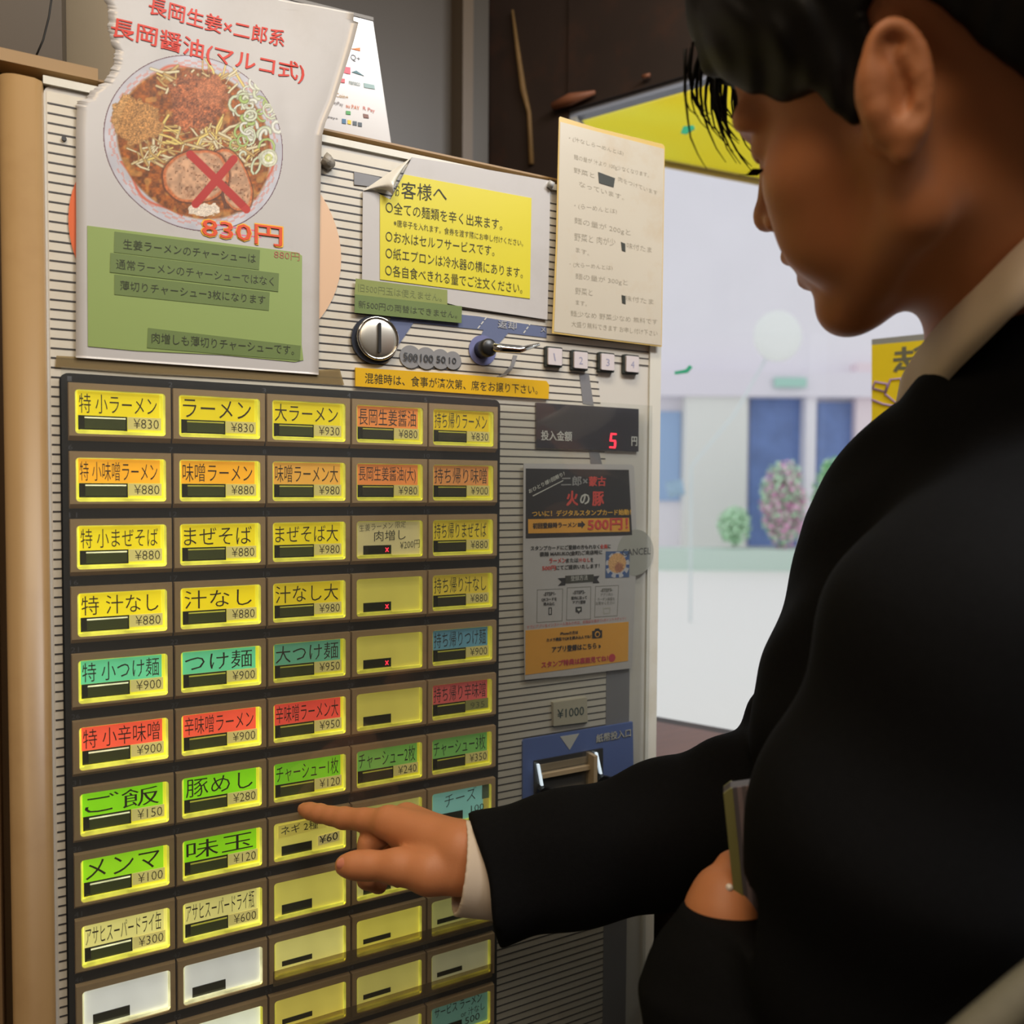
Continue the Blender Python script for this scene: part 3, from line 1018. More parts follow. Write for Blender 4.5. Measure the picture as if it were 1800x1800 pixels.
# the printed bowl of ramen, a flat picture painted point by point
def paint_bowl(N=300):
    xs = np.linspace(455, 1290, N)
    ys = np.linspace(240, 1065, N)
    X, Y = np.meshgrid(xs, ys)
    rng = np.random.RandomState(3)

    def vnoise(s, seed):
        r = np.random.RandomState(seed)
        g = r.rand(int(900 / s) + 4, int(900 / s) + 4)
        u, v = (X - 440) / s, (Y - 220) / s
        i, j = u.astype(int), v.astype(int)
        fu, fv = u - i, v - j
        fu, fv = fu * fu * (3 - 2 * fu), fv * fv * (3 - 2 * fv)
        return (g[j, i] * (1 - fu) + g[j, i + 1] * fu) * (1 - fv) + (g[j + 1, i] * (1 - fu) + g[j + 1, i + 1] * fu) * fv
    n1, n2, n3 = vnoise(7, 1), vnoise(16, 2), vnoise(45, 5)
    n0 = vnoise(4.2, 9)
    Cc = np.zeros((N, N, 3))
    Cc[:] = (188, 184, 184)
    A = lambda c: np.array(c, float)

    def blend(mask, c):
        mask = np.clip(mask, 0, 1)[..., None]
        Cc[:] = Cc * (1 - mask) + np.array(c, float) * mask if not isinstance(c, np.ndarray) or c.ndim == 1 else Cc * (1 - mask) + c * mask
    u = (X - 870) / 409
    v = (Y - 654 - .10 * (X - 870)) / 398
    R = np.sqrt(u * u + v * v)
    al = ((0.995 - R) * 120)
    alpha = np.clip(al, 0, 1)
    rim = A((186, 186, 196))[None, None] * (0.93 + .12 * n3[..., None])
    blend(al, rim)
    blend(np.clip(1 - np.abs(R - .985) * 90, 0, 1), (74, 30, 40))
    th = np.arctan2(v, u)
    pat = ((np.abs(R - .90) < .035) & (((np.floor(th * 40 / math.pi) % 2) == 0) ^ (np.abs(R - .90) < .014)))
    blend(pat * .45 * (n3 > .28), (206, 120, 104))
    # orange lumps round the inner rim
    blend(np.clip(1 - np.abs(R - .855 - .03 * np.sin(th * 9)) * 40, 0, 1) * (np.sin(th * 3 + 1) > 0), (198, 92, 66))
    u2 = (X - 868) / 352
    v2 = (Y - 655 - .14 * (X - 870)) / 342
    R2 = np.sqrt(u2 * u2 + v2 * v2)
    soup = A((150, 88, 34)) * (0.72 + .5 * n2[..., None]) + A((40, 26, 6)) * (n1[..., None] - .5)
    blend((1.0 - R2) * 30, soup)
    inside = np.clip((1 - R2) * 30, 0, 1)
    blend(inside * np.clip((vnoise(30, 12) - .62) * 6, 0, 1) * .5, (206, 168, 104))

    def stroke(pts, w, c, hi=None):
        P_ = np.array(pts, float)
        best = np.full(X.shape, 1e9)
        for a_, b__ in zip(P_, P_[1:]):
            d = b__ - a_
            L2 = d @ d + 1e-9
            t = np.clip(((X - a_[0]) * d[0] + (Y - a_[1]) * d[1]) / L2, 0, 1)
            best = np.minimum(best, np.hypot(X - a_[0] - t * d[0], Y - a_[1] - t * d[1]))
        k_ = np.clip((w - best) / 2.0, 0, 1)
        sh = 0.72 + 0.36 * np.clip(1 - best / w, 0, 1)
        blend(np.clip((w + 3 - best) / 3, 0, 1) * .18, (90, 56, 24))
        blend(k_, A(c) * sh[..., None])

    # bean sprouts and noodles
    for i in range(150):
        cx, cy = rng.uniform(600, 1130), rng.uniform(560, 760)
        if rng.rand() < .25:
            cx, cy = rng.uniform(700, 1100), rng.uniform(320, 420)
        a_ = rng.uniform(0, math.pi)
        l = rng.uniform(25, 75)
        b__ = a_ + rng.uniform(-.8, .8)
        c = [(206, 188, 146), (214, 204, 172), (190, 160, 104), (218, 196, 120)][rng.randint(4)]
        stroke([(cx - l * math.cos(a_), cy - l * math.sin(a_) * .8), (cx, cy), (cx + l * math.cos(b__), cy + l * math.sin(b__) * .8)], rng.uniform(3.5, 8), c)

    def blob(cx, cy, rx, ry, colf, ragged=.18, seed=20, soft=9):
        q = np.sqrt(((X - cx) / rx) ** 2 + ((Y - cy) / ry) ** 2) + ragged * (vnoise(22, seed) - .5) * 2 + ragged * .6 * (n1 - .5)
        blend((1.03 - q) * 4, (96, 56, 22))
        blend((1.0 - q) * soft, colf)
    gar = A((178, 134, 82)) * (0.66 + .4 * n0[..., None] + .3 * n1[..., None]) + A((0, 0, 0))
    blob(612, 560, 108, 100, gar, .2, 21)
    blob(560, 500, 50, 60, gar, .25, 24)
    meat = A((160, 98, 60)) * (0.62 + .45 * n1[..., None] + .3 * n2[..., None]) + A((46, 40, 34)) * (n0[..., None] - .5)
    blob(880, 440, 140, 110, meat, .25, 22)
    blob(850, 530, 90, 66, meat, .3, 28)
    blob(940, 420, 80, 70, A((180, 116, 78)) * (0.68 + .35 * n0[..., None] + .25 * n2[..., None]), .3, 31)
    # leek rings
    for i in range(46):
        cx, cy = rng.normal(1140, 55), rng.normal(560, 95)
        rr = rng.uniform(14, 42)
        e = rng.uniform(.45, 1)
        ang = rng.uniform(0, math.pi)
        pts = [(cx + rr * math.cos(t) * math.cos(ang) - rr * e * math.sin(t) * math.sin(ang), cy + rr * math.cos(t) * math.sin(ang) + rr * e * math.sin(t) * math.cos(ang)) for t in np.linspace(0, 2 * math.pi * rng.uniform(.5, 1), 9)]
        stroke(pts, rng.uniform(5, 10), [(198, 206, 180), (214, 216, 206), (168, 188, 116), (206, 210, 190)][rng.randint(4)])
    for rr, c in ((46, (196, 200, 176)), (34, (212, 214, 200)), (20, (196, 202, 130)), (10, (214, 214, 180))):
        blob(1204, 718, rr, rr * .95, A(c) * (0.9 + .2 * n1[..., None]), .05, 40)

    # roast pork slices
    def slice_(cx, cy, rx, ry, rot_, seed):
        c_, s_ = math.cos(rot_), math.sin(rot_)
        px = (X - cx) * c_ + (Y - cy) * s_
        py = -(X - cx) * s_ + (Y - cy) * c_
        q = (np.abs(px / rx) ** 2.3 + np.abs(py / ry) ** 2.3) ** .43 + .05 * (vnoise(40, seed) - .5)
        blend((1.06 - q) * 12, (84, 44, 20))
        blend((1.0 - q) * 30, A((186, 112, 66)) * (0.9 + .25 * n1[..., None]))
        blend((.93 - q) * 14, A((194, 156, 126)) * (0.86 + .26 * n2[..., None]))
        fib = np.clip(np.sin(px * .09 + 5 * n2) * np.sin(py * .05 + 3 * n3) - .45, 0, 1)
        blend(fib * (q < .85) * .8, (150, 106, 76))
        blend(np.clip((vnoise(9, seed + 3) - .72) * 8, 0, 1) * (q < .8) * .6, (110, 72, 48))
    slice_(1030, 815, 78, 150, -.42, 50)
    slice_(868, 800, 152, 118, -.15, 53)
    stroke([(1000, 830), (985, 880), (1000, 940)], 7, (112, 68, 44))
    blob(900, 950, 62, 34, A((212, 200, 186)) * (0.9 + .25 * n0[..., None]), .3, 60)
    # red cross drawn over the pork
    for a_, b__ in (((838, 702), (1098, 950)), ((1038, 722), (862, 926))):
        a_, b__ = A(a_), A(b__)
        d = b__ - a_
        t = np.clip(((X - a_[0]) * d[0] + (Y - a_[1]) * d[1]) / (d @ d), 0, 1)
        q = np.hypot(X - a_[0] - t * d[0], Y - a_[1] - t * d[1])
        blend((20 - q) / 3 * .82, (178, 48, 40))
    Cc = np.where((R < .84)[..., None], 255 * (Cc / 255) ** 1.15, Cc)
    return Cc, alpha


def picture(name, Cc, alpha, corners, y, parent, f=None, rough=.5):
    """flat printed picture: one small quad per painted point, corners = tl, tr, br, bl in front coordinates"""
    N, Mx = Cc.shape[:2]
    u = np.linspace(0, 1, Mx)[None, :]
    v = np.linspace(0, 1, N)[:, None]
    tl, tr, br, bl = [np.array(c) for c in corners]
    P_ = (tl[None, None] * ((1 - u) * (1 - v))[..., None] + tr[None, None] * (u * (1 - v))[..., None] + br[None, None] * (u * v)[..., None] + bl[None, None] * ((1 - u) * v)[..., None])
    V = np.zeros((N * Mx, 3), np.float32)
    V[:, 0] = P_[..., 0].ravel()
    V[:, 2] = P_[..., 1].ravel()
    V[:, 1] = y if f is None else [y + f(a_, b__) for a_, b__ in zip(V[:, 0], V[:, 2])]
    idx = np.arange(N * Mx).reshape(N, Mx)
    Q = np.stack([idx[1:, :-1], idx[1:, 1:], idx[:-1, 1:], idx[:-1, :-1]], -1).reshape(-1, 4)
    keep = (alpha.ravel()[Q] > .5).all(1)
    Q = Q[keep]
    me = bpy.data.meshes.new(name)
    me.vertices.add(len(V))
    me.vertices.foreach_set('co', V.ravel())
    me.loops.add(Q.size)
    me.loops.foreach_set('vertex_index', Q.ravel().astype(np.int32))
    me.polygons.add(len(Q))
    me.polygons.foreach_set('loop_start', (np.arange(len(Q)) * 4).astype(np.int32))
    me.update(calc_edges=True)
    at = me.color_attributes.new('print', 'FLOAT_COLOR', 'POINT')
    c = np.clip(Cc.reshape(-1, 3) / 255.0, 0, 1)
    c = np.where(c <= .04045, c / 12.92, ((c + .055) / 1.055) ** 2.4)
    at.data.foreach_set('color', np.concatenate([c, np.ones((len(c), 1))], 1).astype(np.float32).ravel())
    m = MATS.get('printed_picture')
    if m is None:
        m = bpy.data.materials.new('printed_picture')
        m.use_nodes = True
        b = m.node_tree.nodes['Principled BSDF']
        a = m.node_tree.nodes.new('ShaderNodeVertexColor')
        a.layer_name = 'print'
        m.node_tree.links.new(a.outputs[0], b.inputs['Base Color'])
        b.inputs['Roughness'].default_value = rough
        b.inputs['Coat Weight'].default_value = .05
        MATS['printed_picture'] = m
    return link(name, me, m, parent, True)


Cb, Ab = paint_bowl()
picture('bowl_picture', Cb, Ab, ((0.0238,1.6862), (0.1532,1.7193), (0.1527,1.5766), (0.0225,1.5569)), 0.0035, poster, f=bend)
# the heading overlaps the picture: it is printed a little proud of it
old_tape = clear('old_tape', (0.80, 0.72, 0.56), 0.05, 0.3, 0.35, (168, 150, 112))
tag(prism('old_tape', [(-0.0060,1.4686), (0.0042,1.4688), (0.1771,1.4721), (0.1962,1.4742), (0.1999,1.4614), (0.1369,1.4611), (0.0483,1.4597), (-0.0068,1.4604)], 0.0044, 0.0047, old_tape),
    'long brownish strip of old tape under the ramen poster', 'tape')

# yellow notice to customers, laminated, curled corner
nt_ = thing('customer_notice', 'laminated yellow notice with curled upper left corner above the coin slot', 'notice', (0.30, 0.0, 1.55))
prism('laminate', [(0.2153,1.6224), (0.2192,1.6265), (0.2388,1.6185), (0.2581,1.6581), (0.3004,1.6603), (0.3942,1.6632), (0.3937,1.6042), (0.3923,1.5345), (0.3010,1.5371), (0.2146,1.5489)], 0.0028, 0.0034, paper, nt_)
prism('yellow_sheet', [(0.2388,1.6189), (0.2508,1.6421), (0.3741,1.6436), (0.3733,1.5517), (0.3009,1.5515), (0.2299,1.5512), (0.2298,1.6217)], 0.0022, 0.0028, yel_p, nt_)
nk = mat('notice_ink', (38, 38, 26), 0.6)
lettering([('客様へ', (0.2484,1.6215), (0.2899,1.6253), (0.2484,1.6357), -.004),
           ('○全ての麺類を辛く出来ます。', (0.2347,1.6072), (0.3440,1.6095), (0.2347,1.6173), -.006),
           ('※唐辛子を入れます。食券を渡す際にお申し付けください。', (0.2417,1.5972), (0.3656,1.5982), (0.2417,1.6032), -.006),
           ('○お水はセルフサービスです。', (0.2347,1.5832), (0.3363,1.5852), (0.2347,1.5927), -.006),
           ('○紙エプロンは冷水器の横にあります。', (0.2347,1.5693), (0.3654,1.5692), (0.2347,1.5789), -.006),
           ('○各自食べきれる量でご注文ください。', (0.2344,1.5549), (0.3651,1.5551), (0.2343,1.5646), -.006)], 0.0018, nk, nt_)
lettering([('お', (0.2430,1.6227), (0.2468,1.6230), (0.2429,1.6330), -.004)], 0.0018, nk, nt_)
# the curl: a rolled cone of laminate
ca, cb_, cd = (0.2153,1.6224), (0.2583,1.6584), (0.2384,1.6186)
V, F = [], []
nn = 14
for i in range(nn + 1):
    t = i / nn
    ax, az = ca[0] + (cb_[0] - ca[0]) * t, ca[1] + (cb_[1] - ca[1]) * t
    w_ = math.sin(math.pi * min(1, max(0.02, t))) ** .8 if 0 < t < 1 else 0.0
    tipx, tipz = cd[0] - ax, cd[1] - az
    for j in range(9):
        q = j / 8
        s_ = q * w_ if t <= .5 else q * w_
        # straight blend toward the free tip
        px = ax + tipx * q * (1 - abs(t - .48) * 2.0 if abs(t - .48) < .5 else 0)
        pz = az + tipz * q * (1 - abs(t - .48) * 2.0 if abs(t - .48) < .5 else 0)
        V.append((px, 0.0026 - 0.012 * math.sin(q * math.pi * .75) * max(.05, 1 - abs(t - .48) * 2), pz))
for i in range(nn):
    for j in range(8):
        a = i * 9 + j
        F.append([a, a + 1, a + 10, a + 9])
mesh('curled_corner', V, F, mat('curl_white', (206, 202, 192), 0.35, coat=0.3), nt_, True)

gt = thing('green_tape_notice', 'pair of green tape strips with faded writing left of the coin return', 'tape notice', (0.25, 0.0, 1.535))
prism('strip', [(0.2090,1.5492), (0.2907,1.5497), (0.2908,1.5347), (0.2078,1.5349)], 0.0018, 0.0022, mat('green_tape_light', (136, 146, 84), 0.35, noise=.05), gt)
prism('strip', [(0.2082,1.5360), (0.3045,1.5369), (0.3042,1.5222), (0.2078,1.5210)], 0.0014, 0.0019, green_t, gt)
lettering([('新500円の両替はできません。', (0.2111,1.5254), (0.2998,1.5258), (0.2111,1.5316), -.006)], 0.0011, mat('grey_green_ink2', (70, 78, 54), 0.6), gt)
lettering([('旧500円玉は使えません。', (0.2111,1.5387), (0.2853,1.5389), (0.2111,1.5454), -.006)], 0.0016, mat('faded_green_ink', (112, 122, 72), 0.6), gt)

os_ = thing('orange_strip_notice', 'long amber strip label asking guests to give up seats, above the buttons', 'notice', (0.30, 0.0, 1.47))
prism('strip', [(0.2088,1.4761), (0.2934,1.4772), (0.3915,1.4773), (0.3945,1.4736), (0.3939,1.4605), (0.2088,1.4606)], 0.0022, 0.0046, mat('amber_label', (214, 168, 18), 0.4, noise=.05), os_)
lettering([('混雑時は、食事が済次第、席をお譲り下さい。', (0.2169,1.4637), (0.3819,1.4640), (0.2169,1.4724), -.004)], 0.0019, nk, os_)

# handwritten laminated sheet at the right end
hw = thing('handwritten_sheet', 'faded handwritten laminated sheet standing up at the right end of the machine', 'notice', (0.47, 0.0, 1.50))
hx0 = ((0.3995,1.5224))
prism('laminate', [(0.3999,1.7202), (0.4012,1.7214), (0.4408,1.7197), (0.5202,1.7205), (0.5228,1.7183), (0.5222,1.5197), (0.4542,1.5203), (0.3944,1.5212), (0.3979,1.6054)], -0.0026, -0.0018, mat('yellowed_laminate', (206, 176, 104), 0.3, coat=.4, noise=.05), hw)
prism('sheet', [(0.4010,1.7165), (0.4365,1.7161), (0.5217,1.7160), (0.5210,1.5210), (0.4542,1.5216), (0.3962,1.5228), (0.3993,1.6056)], -0.0030, -0.0026, paper_old, hw)
fh = mat('faded_pencil', (150, 142, 124), 0.6)
LN = [('・(汁なしらーめんとは)', (0.4107,1.7010), (0.4725,1.6990), (0.4107,1.7059)), ('麺の量が 汁より 100g少なくなります。', (0.4161,1.6844), (0.5031,1.6835), (0.4161,1.6897)),
      ('野菜と', (0.4163,1.6730), (0.4392,1.6718), (0.4162,1.6778)), ('肉をつけています', (0.4667,1.6741), (0.5139,1.6686), (0.4666,1.6787)), ('なっています。', (0.4222,1.6612), (0.4736,1.6570), (0.4221,1.6660)),
      ('・(らーめんとは)', (0.4171,1.6394), (0.4654,1.6419), (0.4171,1.6447)), ('麺の量が 200gと', (0.4173,1.6252), (0.4820,1.6233), (0.4172,1.6318)),
      ('野菜と 肉が少', (0.4175,1.6101), (0.4641,1.6114), (0.4174,1.6172)), ('味付たま', (0.4776,1.6115), (0.5077,1.6111), (0.4776,1.6171)), ('ます。', (0.4192,1.5996), (0.4341,1.5981), (0.4191,1.6041)),
      ('・(大らーめんとは)', (0.4125,1.5844), (0.4611,1.5872), (0.4124,1.5897)), ('麺の量が 300gと', (0.4189,1.5736), (0.4793,1.5747), (0.4188,1.5799)), ('野菜と', (0.4190,1.5602), (0.4383,1.5606), (0.4190,1.5665)),
      ('味付たま', (0.4761,1.5604), (0.5108,1.5605), (0.4760,1.5659)), ('ます。', (0.4197,1.5504), (0.4320,1.5500), (0.4196,1.5549)),
      ('麺少なめ 野菜少なめ 無料です', (0.4140,1.5390), (0.5159,1.5411), (0.4139,1.5444)), ('大盛り無料できます お申し付け下さい', (0.4151,1.5293), (0.5161,1.5297), (0.4151,1.5347))]
lettering([l + (-.012,) for l in LN], -0.0032, fh, hw)
mk_ = mat('marker_black', (48, 50, 42), 0.5)
prism('marker_blot', [(0.4432,1.6784), (0.4627,1.6761), (0.4612,1.6672), (0.4445,1.6683)], -0.0034, -0.0030, mk_, hw)
prism('marker_blot', [(0.4706,1.6165), (0.4756,1.6154), (0.4759,1.6076), (0.4718,1.6084)], -0.0034, -0.0030, mk_, hw)
prism('marker_blot', [(0.4720,1.5655), (0.4766,1.5649), (0.4768,1.5572), (0.4727,1.5577)], -0.0034, -0.0030, mk_, hw)
# putty that holds it, torn yellow laminate edge left of it
tube('putty', [(((0.3910,1.6595))[0], 0.001, ((0.3910,1.6595))[1]), (((0.3957,1.6577))[0], 0.0, ((0.3957,1.6577))[1])], .0034, mat('grey_putty', (170, 170, 168), 0.4), hw, 10)
tag(tube('adhesive_putty', [(((0.1829,1.6418))[0], 0.003, ((0.1829,1.6418))[1]), (((0.1871,1.6394))[0], 0.002, ((0.1871,1.6394))[1]), (((0.1896,1.6407))[0], 0.003, ((0.1896,1.6407))[1])], [.0062, .0060, .0040], mat('silver_putty', (138, 132, 122), 0.45, bump=.5, bscale=300)),
    'lump of grey putty on the stripes right of the ramen poster', 'putty')

# stamp card flyer
fy = thing('stamp_card_flyer', 'small laminated flyer with black heading and orange foot, under the amount display', 'flyer', (0.44, 0.0, 1.30))
prism('laminate', [(0.3673,1.3996), (0.4888,1.4007), (0.4926,1.3987), (0.4971,1.3237), (0.4931,1.1957), (0.4193,1.1959), (0.3701,1.1972), (0.3675,1.3012)], 0.0012, 0.0018, paper, fy)
blk = mat('flyer_black', (40, 40, 44), 0.35, coat=.3)
org = mat('flyer_orange', (226, 164, 62), 0.35, coat=.3)
prism('black_heading', [(0.3695,1.3949), (0.4860,1.3954), (0.4910,1.3302), (0.3700,1.3300)], 0.0009, 0.0012, blk, fy)
prism('orange_bar', [(0.3721,1.3478), (0.4867,1.3476), (0.4877,1.3338), (0.3724,1.3345)], 0.0006, 0.0009, org, fy)
prism('orange_foot', [(0.3704,1.2438), (0.4880,1.2431), (0.4878,1.2036), (0.3706,1.2018)], 0.0009, 0.0012, org, fy)
frd = mat('flyer_red', (210, 72, 62), 0.5)
fwh = mat('flyer_white', (198, 198, 190), 0.5)
fgr = mat('flyer_dark', (54, 54, 54), 0.5)
fyl = mat('flyer_yellow', (226, 176, 60), 0.5)
lettering([('おひとり様1回限り！', (0.3731,1.3716), (0.4114,1.3890), (0.3719,1.3755), .03), ('の', (0.4289,1.3611), (0.4394,1.3617), (0.4288,1.3711), .05)], 0.0005, fwh, fy)
prism('underline', [(0.3767,1.3698), (0.4096,1.3844), (0.4099,1.3838), (0.3773,1.3690)], 0.0005, 0.0008, fwh, fy)
lettering([('二郎×', (0.4078,1.3786), (0.4370,1.3795), (0.4077,1.3879), .05)], 0.0006, mat('flyer_grey', (150, 150, 148), 0.5), fy)
lettering([('二郎×', (0.4081,1.3788), (0.4367,1.3798), (0.4080,1.3876), .0)], 0.0004, blk, fy)
lettering([('蒙古', (0.4388,1.3789), (0.4582,1.3792), (0.4386,1.3882), .06), ('火', (0.4137,1.3601), (0.4262,1.3603), (0.4136,1.3741), .06), ('豚', (0.4430,1.3598), (0.4560,1.3602), (0.4428,1.3735), .06)], 0.0005, frd, fy)
lettering([('500円！', (0.4380,1.3357), (0.4850,1.3361), (0.4378,1.3470), .06)], 0.0003, frd, fy)
lettering([('ついに！デジタルスタンプカード始動！', (0.3763,1.3500), (0.4888,1.3505), (0.3762,1.3557), .05)], 0.0005, fyl, fy)
lettering([('初回登録時ラーメン', (0.3771,1.3390), (0.4249,1.3394), (0.3770,1.3442), .04)], 0.0003, blk, fy)
prism('arrow', [(0.4266,1.3434), (0.4307,1.3435), (0.4307,1.3455), (0.4349,1.3417), (0.4308,1.3380), (0.4307,1.3399), (0.4266,1.3398)], 0.0003, 0.0006, blk, fy)
lettering([('スタンプカードにご登録の方もれなく', (0.3753,1.3185), (0.4519,1.3178), (0.3753,1.3227), .035), ('に', (0.4618,1.3178), (0.4651,1.3178), (0.4617,1.3217), .03),
           ('豪麺 MARUKO(金町)ご来店時に', (0.3851,1.3120), (0.4553,1.3117), (0.3851,1.3168), .035), ('または', (0.4138,1.3056), (0.4276,1.3056), (0.4137,1.3096), .035), ('を', (0.4417,1.3053), (0.4449,1.3053), (0.4417,1.3092), .03),
           ('にてご提供いたします！', (0.4027,1.2990), (0.4522,1.2989), (0.4027,1.3034), .035)], 0.0009, fgr, fy)
lettering([('全員', (0.4526,1.3178), (0.4615,1.3178), (0.4525,1.3219), .03), ('ラーメン', (0.3953,1.3058), (0.4135,1.3056), (0.3953,1.3103), .035), ('汁なし', (0.4279,1.3055), (0.4414,1.3053), (0.4279,1.3094), .035), ('500円', (0.3878,1.2990), (0.4024,1.2989), (0.3877,1.3035), .035)], 0.0009, frd, fy)
rb = mat('ribbon_olive', (62, 62, 54), 0.5)
prism('ribbon', [(0.4133,1.2930), (0.4454,1.2929), (0.4455,1.2860), (0.4134,1.2858)], 0.0006, 0.0012, rb, fy)
prism('ribbon_tail', [(0.4049,1.2910), (0.4139,1.2911), (0.4134,1.2838), (0.4053,1.2838), (0.4093,1.2873)], 0.0009, 0.0013, blk, fy)
prism('ribbon_tail', [(0.4448,1.2910), (0.4526,1.2912), (0.4497,1.2877), (0.4527,1.2840), (0.4449,1.2841)], 0.0009, 0.0013, blk, fy)
lettering([('登録方法', (0.4190,1.2876), (0.4384,1.2878), (0.4189,1.2925), .01)], 0.0003, fwh, fy)
fl_ = mat('fine_line', (120, 120, 112), 0.5)


def outline(name, q, w, y, m, parent):
    V, F = [], []
    cx = sum(p[0] for p in q) / 4
    cz = sum(p[1] for p in q) / 4
    hx = (max(p[0] for p in q) - min(p[0] for p in q)) / 2
    hz = (max(p[1] for p in q) - min(p[1] for p in q)) / 2
    for p in q:
        V.append((p[0], y, p[1]))
    for p in q:
        V.append((cx + (p[0] - cx) * (1 - w / hx), y, cz + (p[1] - cz) * (1 - w / hz)))
    for i in range(4):
        j = (i + 1) % 4
        F.append([i, j, 4 + j, 4 + i])
    return mesh(name, V, F, m, parent)


outline('step_box', [(0.3824,1.2813), (0.4109,1.2808), (0.4105,1.2494), (0.3822,1.2499)], .0006, 0.0011, fl_, fy)
outline('step_box', [(0.4153,1.2815), (0.4428,1.2811), (0.4427,1.2489), (0.4148,1.2499)], .0006, 0.0011, fl_, fy)
outline('step_box', [(0.4477,1.2811), (0.4756,1.2807), (0.4743,1.2498), (0.4470,1.2503)], .0006, 0.0011, fl_, fy)
lettering([('-STEP1-', (0.3895,1.2751), (0.4029,1.2750), (0.3895,1.2783), .02), ('QRコードを', (0.3873,1.2699), (0.4039,1.2697), (0.3872,1.2731), .02), ('読み込む', (0.3896,1.2658), (0.4018,1.2655), (0.3895,1.2690), .02),
           ('-STEP2-', (0.4223,1.2748), (0.4359,1.2747), (0.4222,1.2780), .02), ('案内に沿って', (0.4201,1.2695), (0.4379,1.2692), (0.4201,1.2727), .02), ('アプリ登録', (0.4217,1.2653), (0.4364,1.2651), (0.4217,1.2683), .02)], 0.0009, fgr, fy)
lettering([('-STEP3-', (0.4541,1.2751), (0.4680,1.2750), (0.4540,1.2784), .02), ('アプリ内の', (0.4538,1.2707), (0.4684,1.2704), (0.4538,1.2738), .01), ('クーポン画面を', (0.4503,1.2663), (0.4708,1.2658), (0.4502,1.2696), .01), ('お見せください', (0.4484,1.2623), (0.4708,1.2619), (0.4483,1.2656), .01)], 0.0009, fl_, fy)
outline('phone_icon', [(0.3949,1.2636), (0.3987,1.2636), (0.3988,1.2564), (0.3950,1.2564)], .0010, 0.0010, fgr, fy)
prism('heart_badge', [(0.4252,1.2621), (0.4322,1.2621), (0.4323,1.2570), (0.4304,1.2570), (0.4288,1.2551), (0.4275,1.2570), (0.4253,1.2571)], 0.0009, 0.0012, fgr, fy)
prism('heart', [(0.4288,1.2578), (0.4270,1.2596), (0.4273,1.2608), (0.4288,1.2601), (0.4302,1.2607), (0.4307,1.2595)], 0.0006, 0.0009, fwh, fy)
outline('cube_icon', [(0.4569,1.2589), (0.4658,1.2592), (0.4656,1.2528), (0.4577,1.2525)], .0012, 0.0010, mat('pale_icon', (176, 174, 164), .5), fy)
lettering([('すでにアプリをインストール済みの方は、会員証を提示で1ポイント↑ゲット！', (0.3718,1.2449), (0.4842,1.2453), (0.3717,1.2483), .015)], 0.0009, mat('flyer_pink', (206, 110, 110), .5), fy)
lettering([('iPhoneの方は', (0.4080,1.2361), (0.4281,1.2358), (0.4079,1.2396), .02), ('カメラ機能でQRを読み込んでね！', (0.3929,1.2310), (0.4429,1.2305), (0.3929,1.2345), .02), ('アプリ登録はこちら »', (0.3990,1.2203), (0.4544,1.2196), (0.3989,1.2262), .04)], 0.0006, blk, fy)
lettering([('スタンプ特典は裏面見てね！', (0.3875,1.2067), (0.4632,1.2060), (0.3875,1.2126), .05)], 0.0006, mat('flyer_magenta', (190, 58, 72), .5), fy)
c_ = (0.4682,1.2086)
prism('smiley', disc(c_[0], c_[1], .0040, n=20), 0.0006, 0.0009, mat('flyer_magenta', (190, 58, 72), .5), fy)
prism('camera_icon', [(0.4444,1.2373), (0.4469,1.2373), (0.4480,1.2393), (0.4522,1.2394), (0.4534,1.2375), (0.4560,1.2374), (0.4560,1.2297), (0.4444,1.2298)], 0.0006, 0.0009, blk, fy)
c_ = (0.4503,1.2337)
prism('camera_lens', disc(c_[0], c_[1], .0030, n=20), 0.0003, 0.0006, org, fy)
prism('camera_lens', disc(c_[0], c_[1], .0019, n=20), 0.0000, 0.0003, blk, fy)
# little bowl picture
NN = 60
yy_, xx_ = np.mgrid[0:1:NN * 1j, 0:1:NN * 1j]
rr_ = np.hypot(xx_ - .5, yy_ - .52)
rs = np.random.RandomState(8).rand(NN, NN, 1)
Cq = np.zeros((NN, NN, 3)) + np.array((70, 96, 140))
Cq = np.where((rr_ < .5)[..., None], np.array((190, 190, 196)) * np.ones_like(Cq), Cq)
Cq = np.where(((rr_ > .36) & (rr_ < .5) & (np.sin(np.arctan2(yy_ - .5, xx_ - .5) * 9) > .2))[..., None], np.array((60, 92, 150)) * np.ones_like(Cq), Cq)
Cq = np.where((np.hypot(xx_ - .48, yy_ - .45) + .05 * rs[..., 0] < .40)[..., None], np.array((216, 168, 112)) * (0.8 + .35 * rs), Cq)
Cq = np.where((np.hypot(xx_ - .55, yy_ - .62) + .1 * rs[..., 0] < .24)[..., None], np.array((170, 112, 84)) * (0.8 + .35 * rs), Cq)
picture('bowl_photo', Cq, np.ones((NN, NN)), ((0.4595,1.3148), (0.4883,1.3144), (0.4879,1.2880), (0.4593,1.2886)), 0.0009, fy)

# white payment sheet standing on the machine top behind the poster
py_ = 0.085
pay = thing('payment_sheet', 'white laminated payment methods sheet standing behind the ramen poster', 'notice', (0.16, 0.085, 1.676))


def wq(*pts):
    return [(p[0], p[2]) for p in pts]


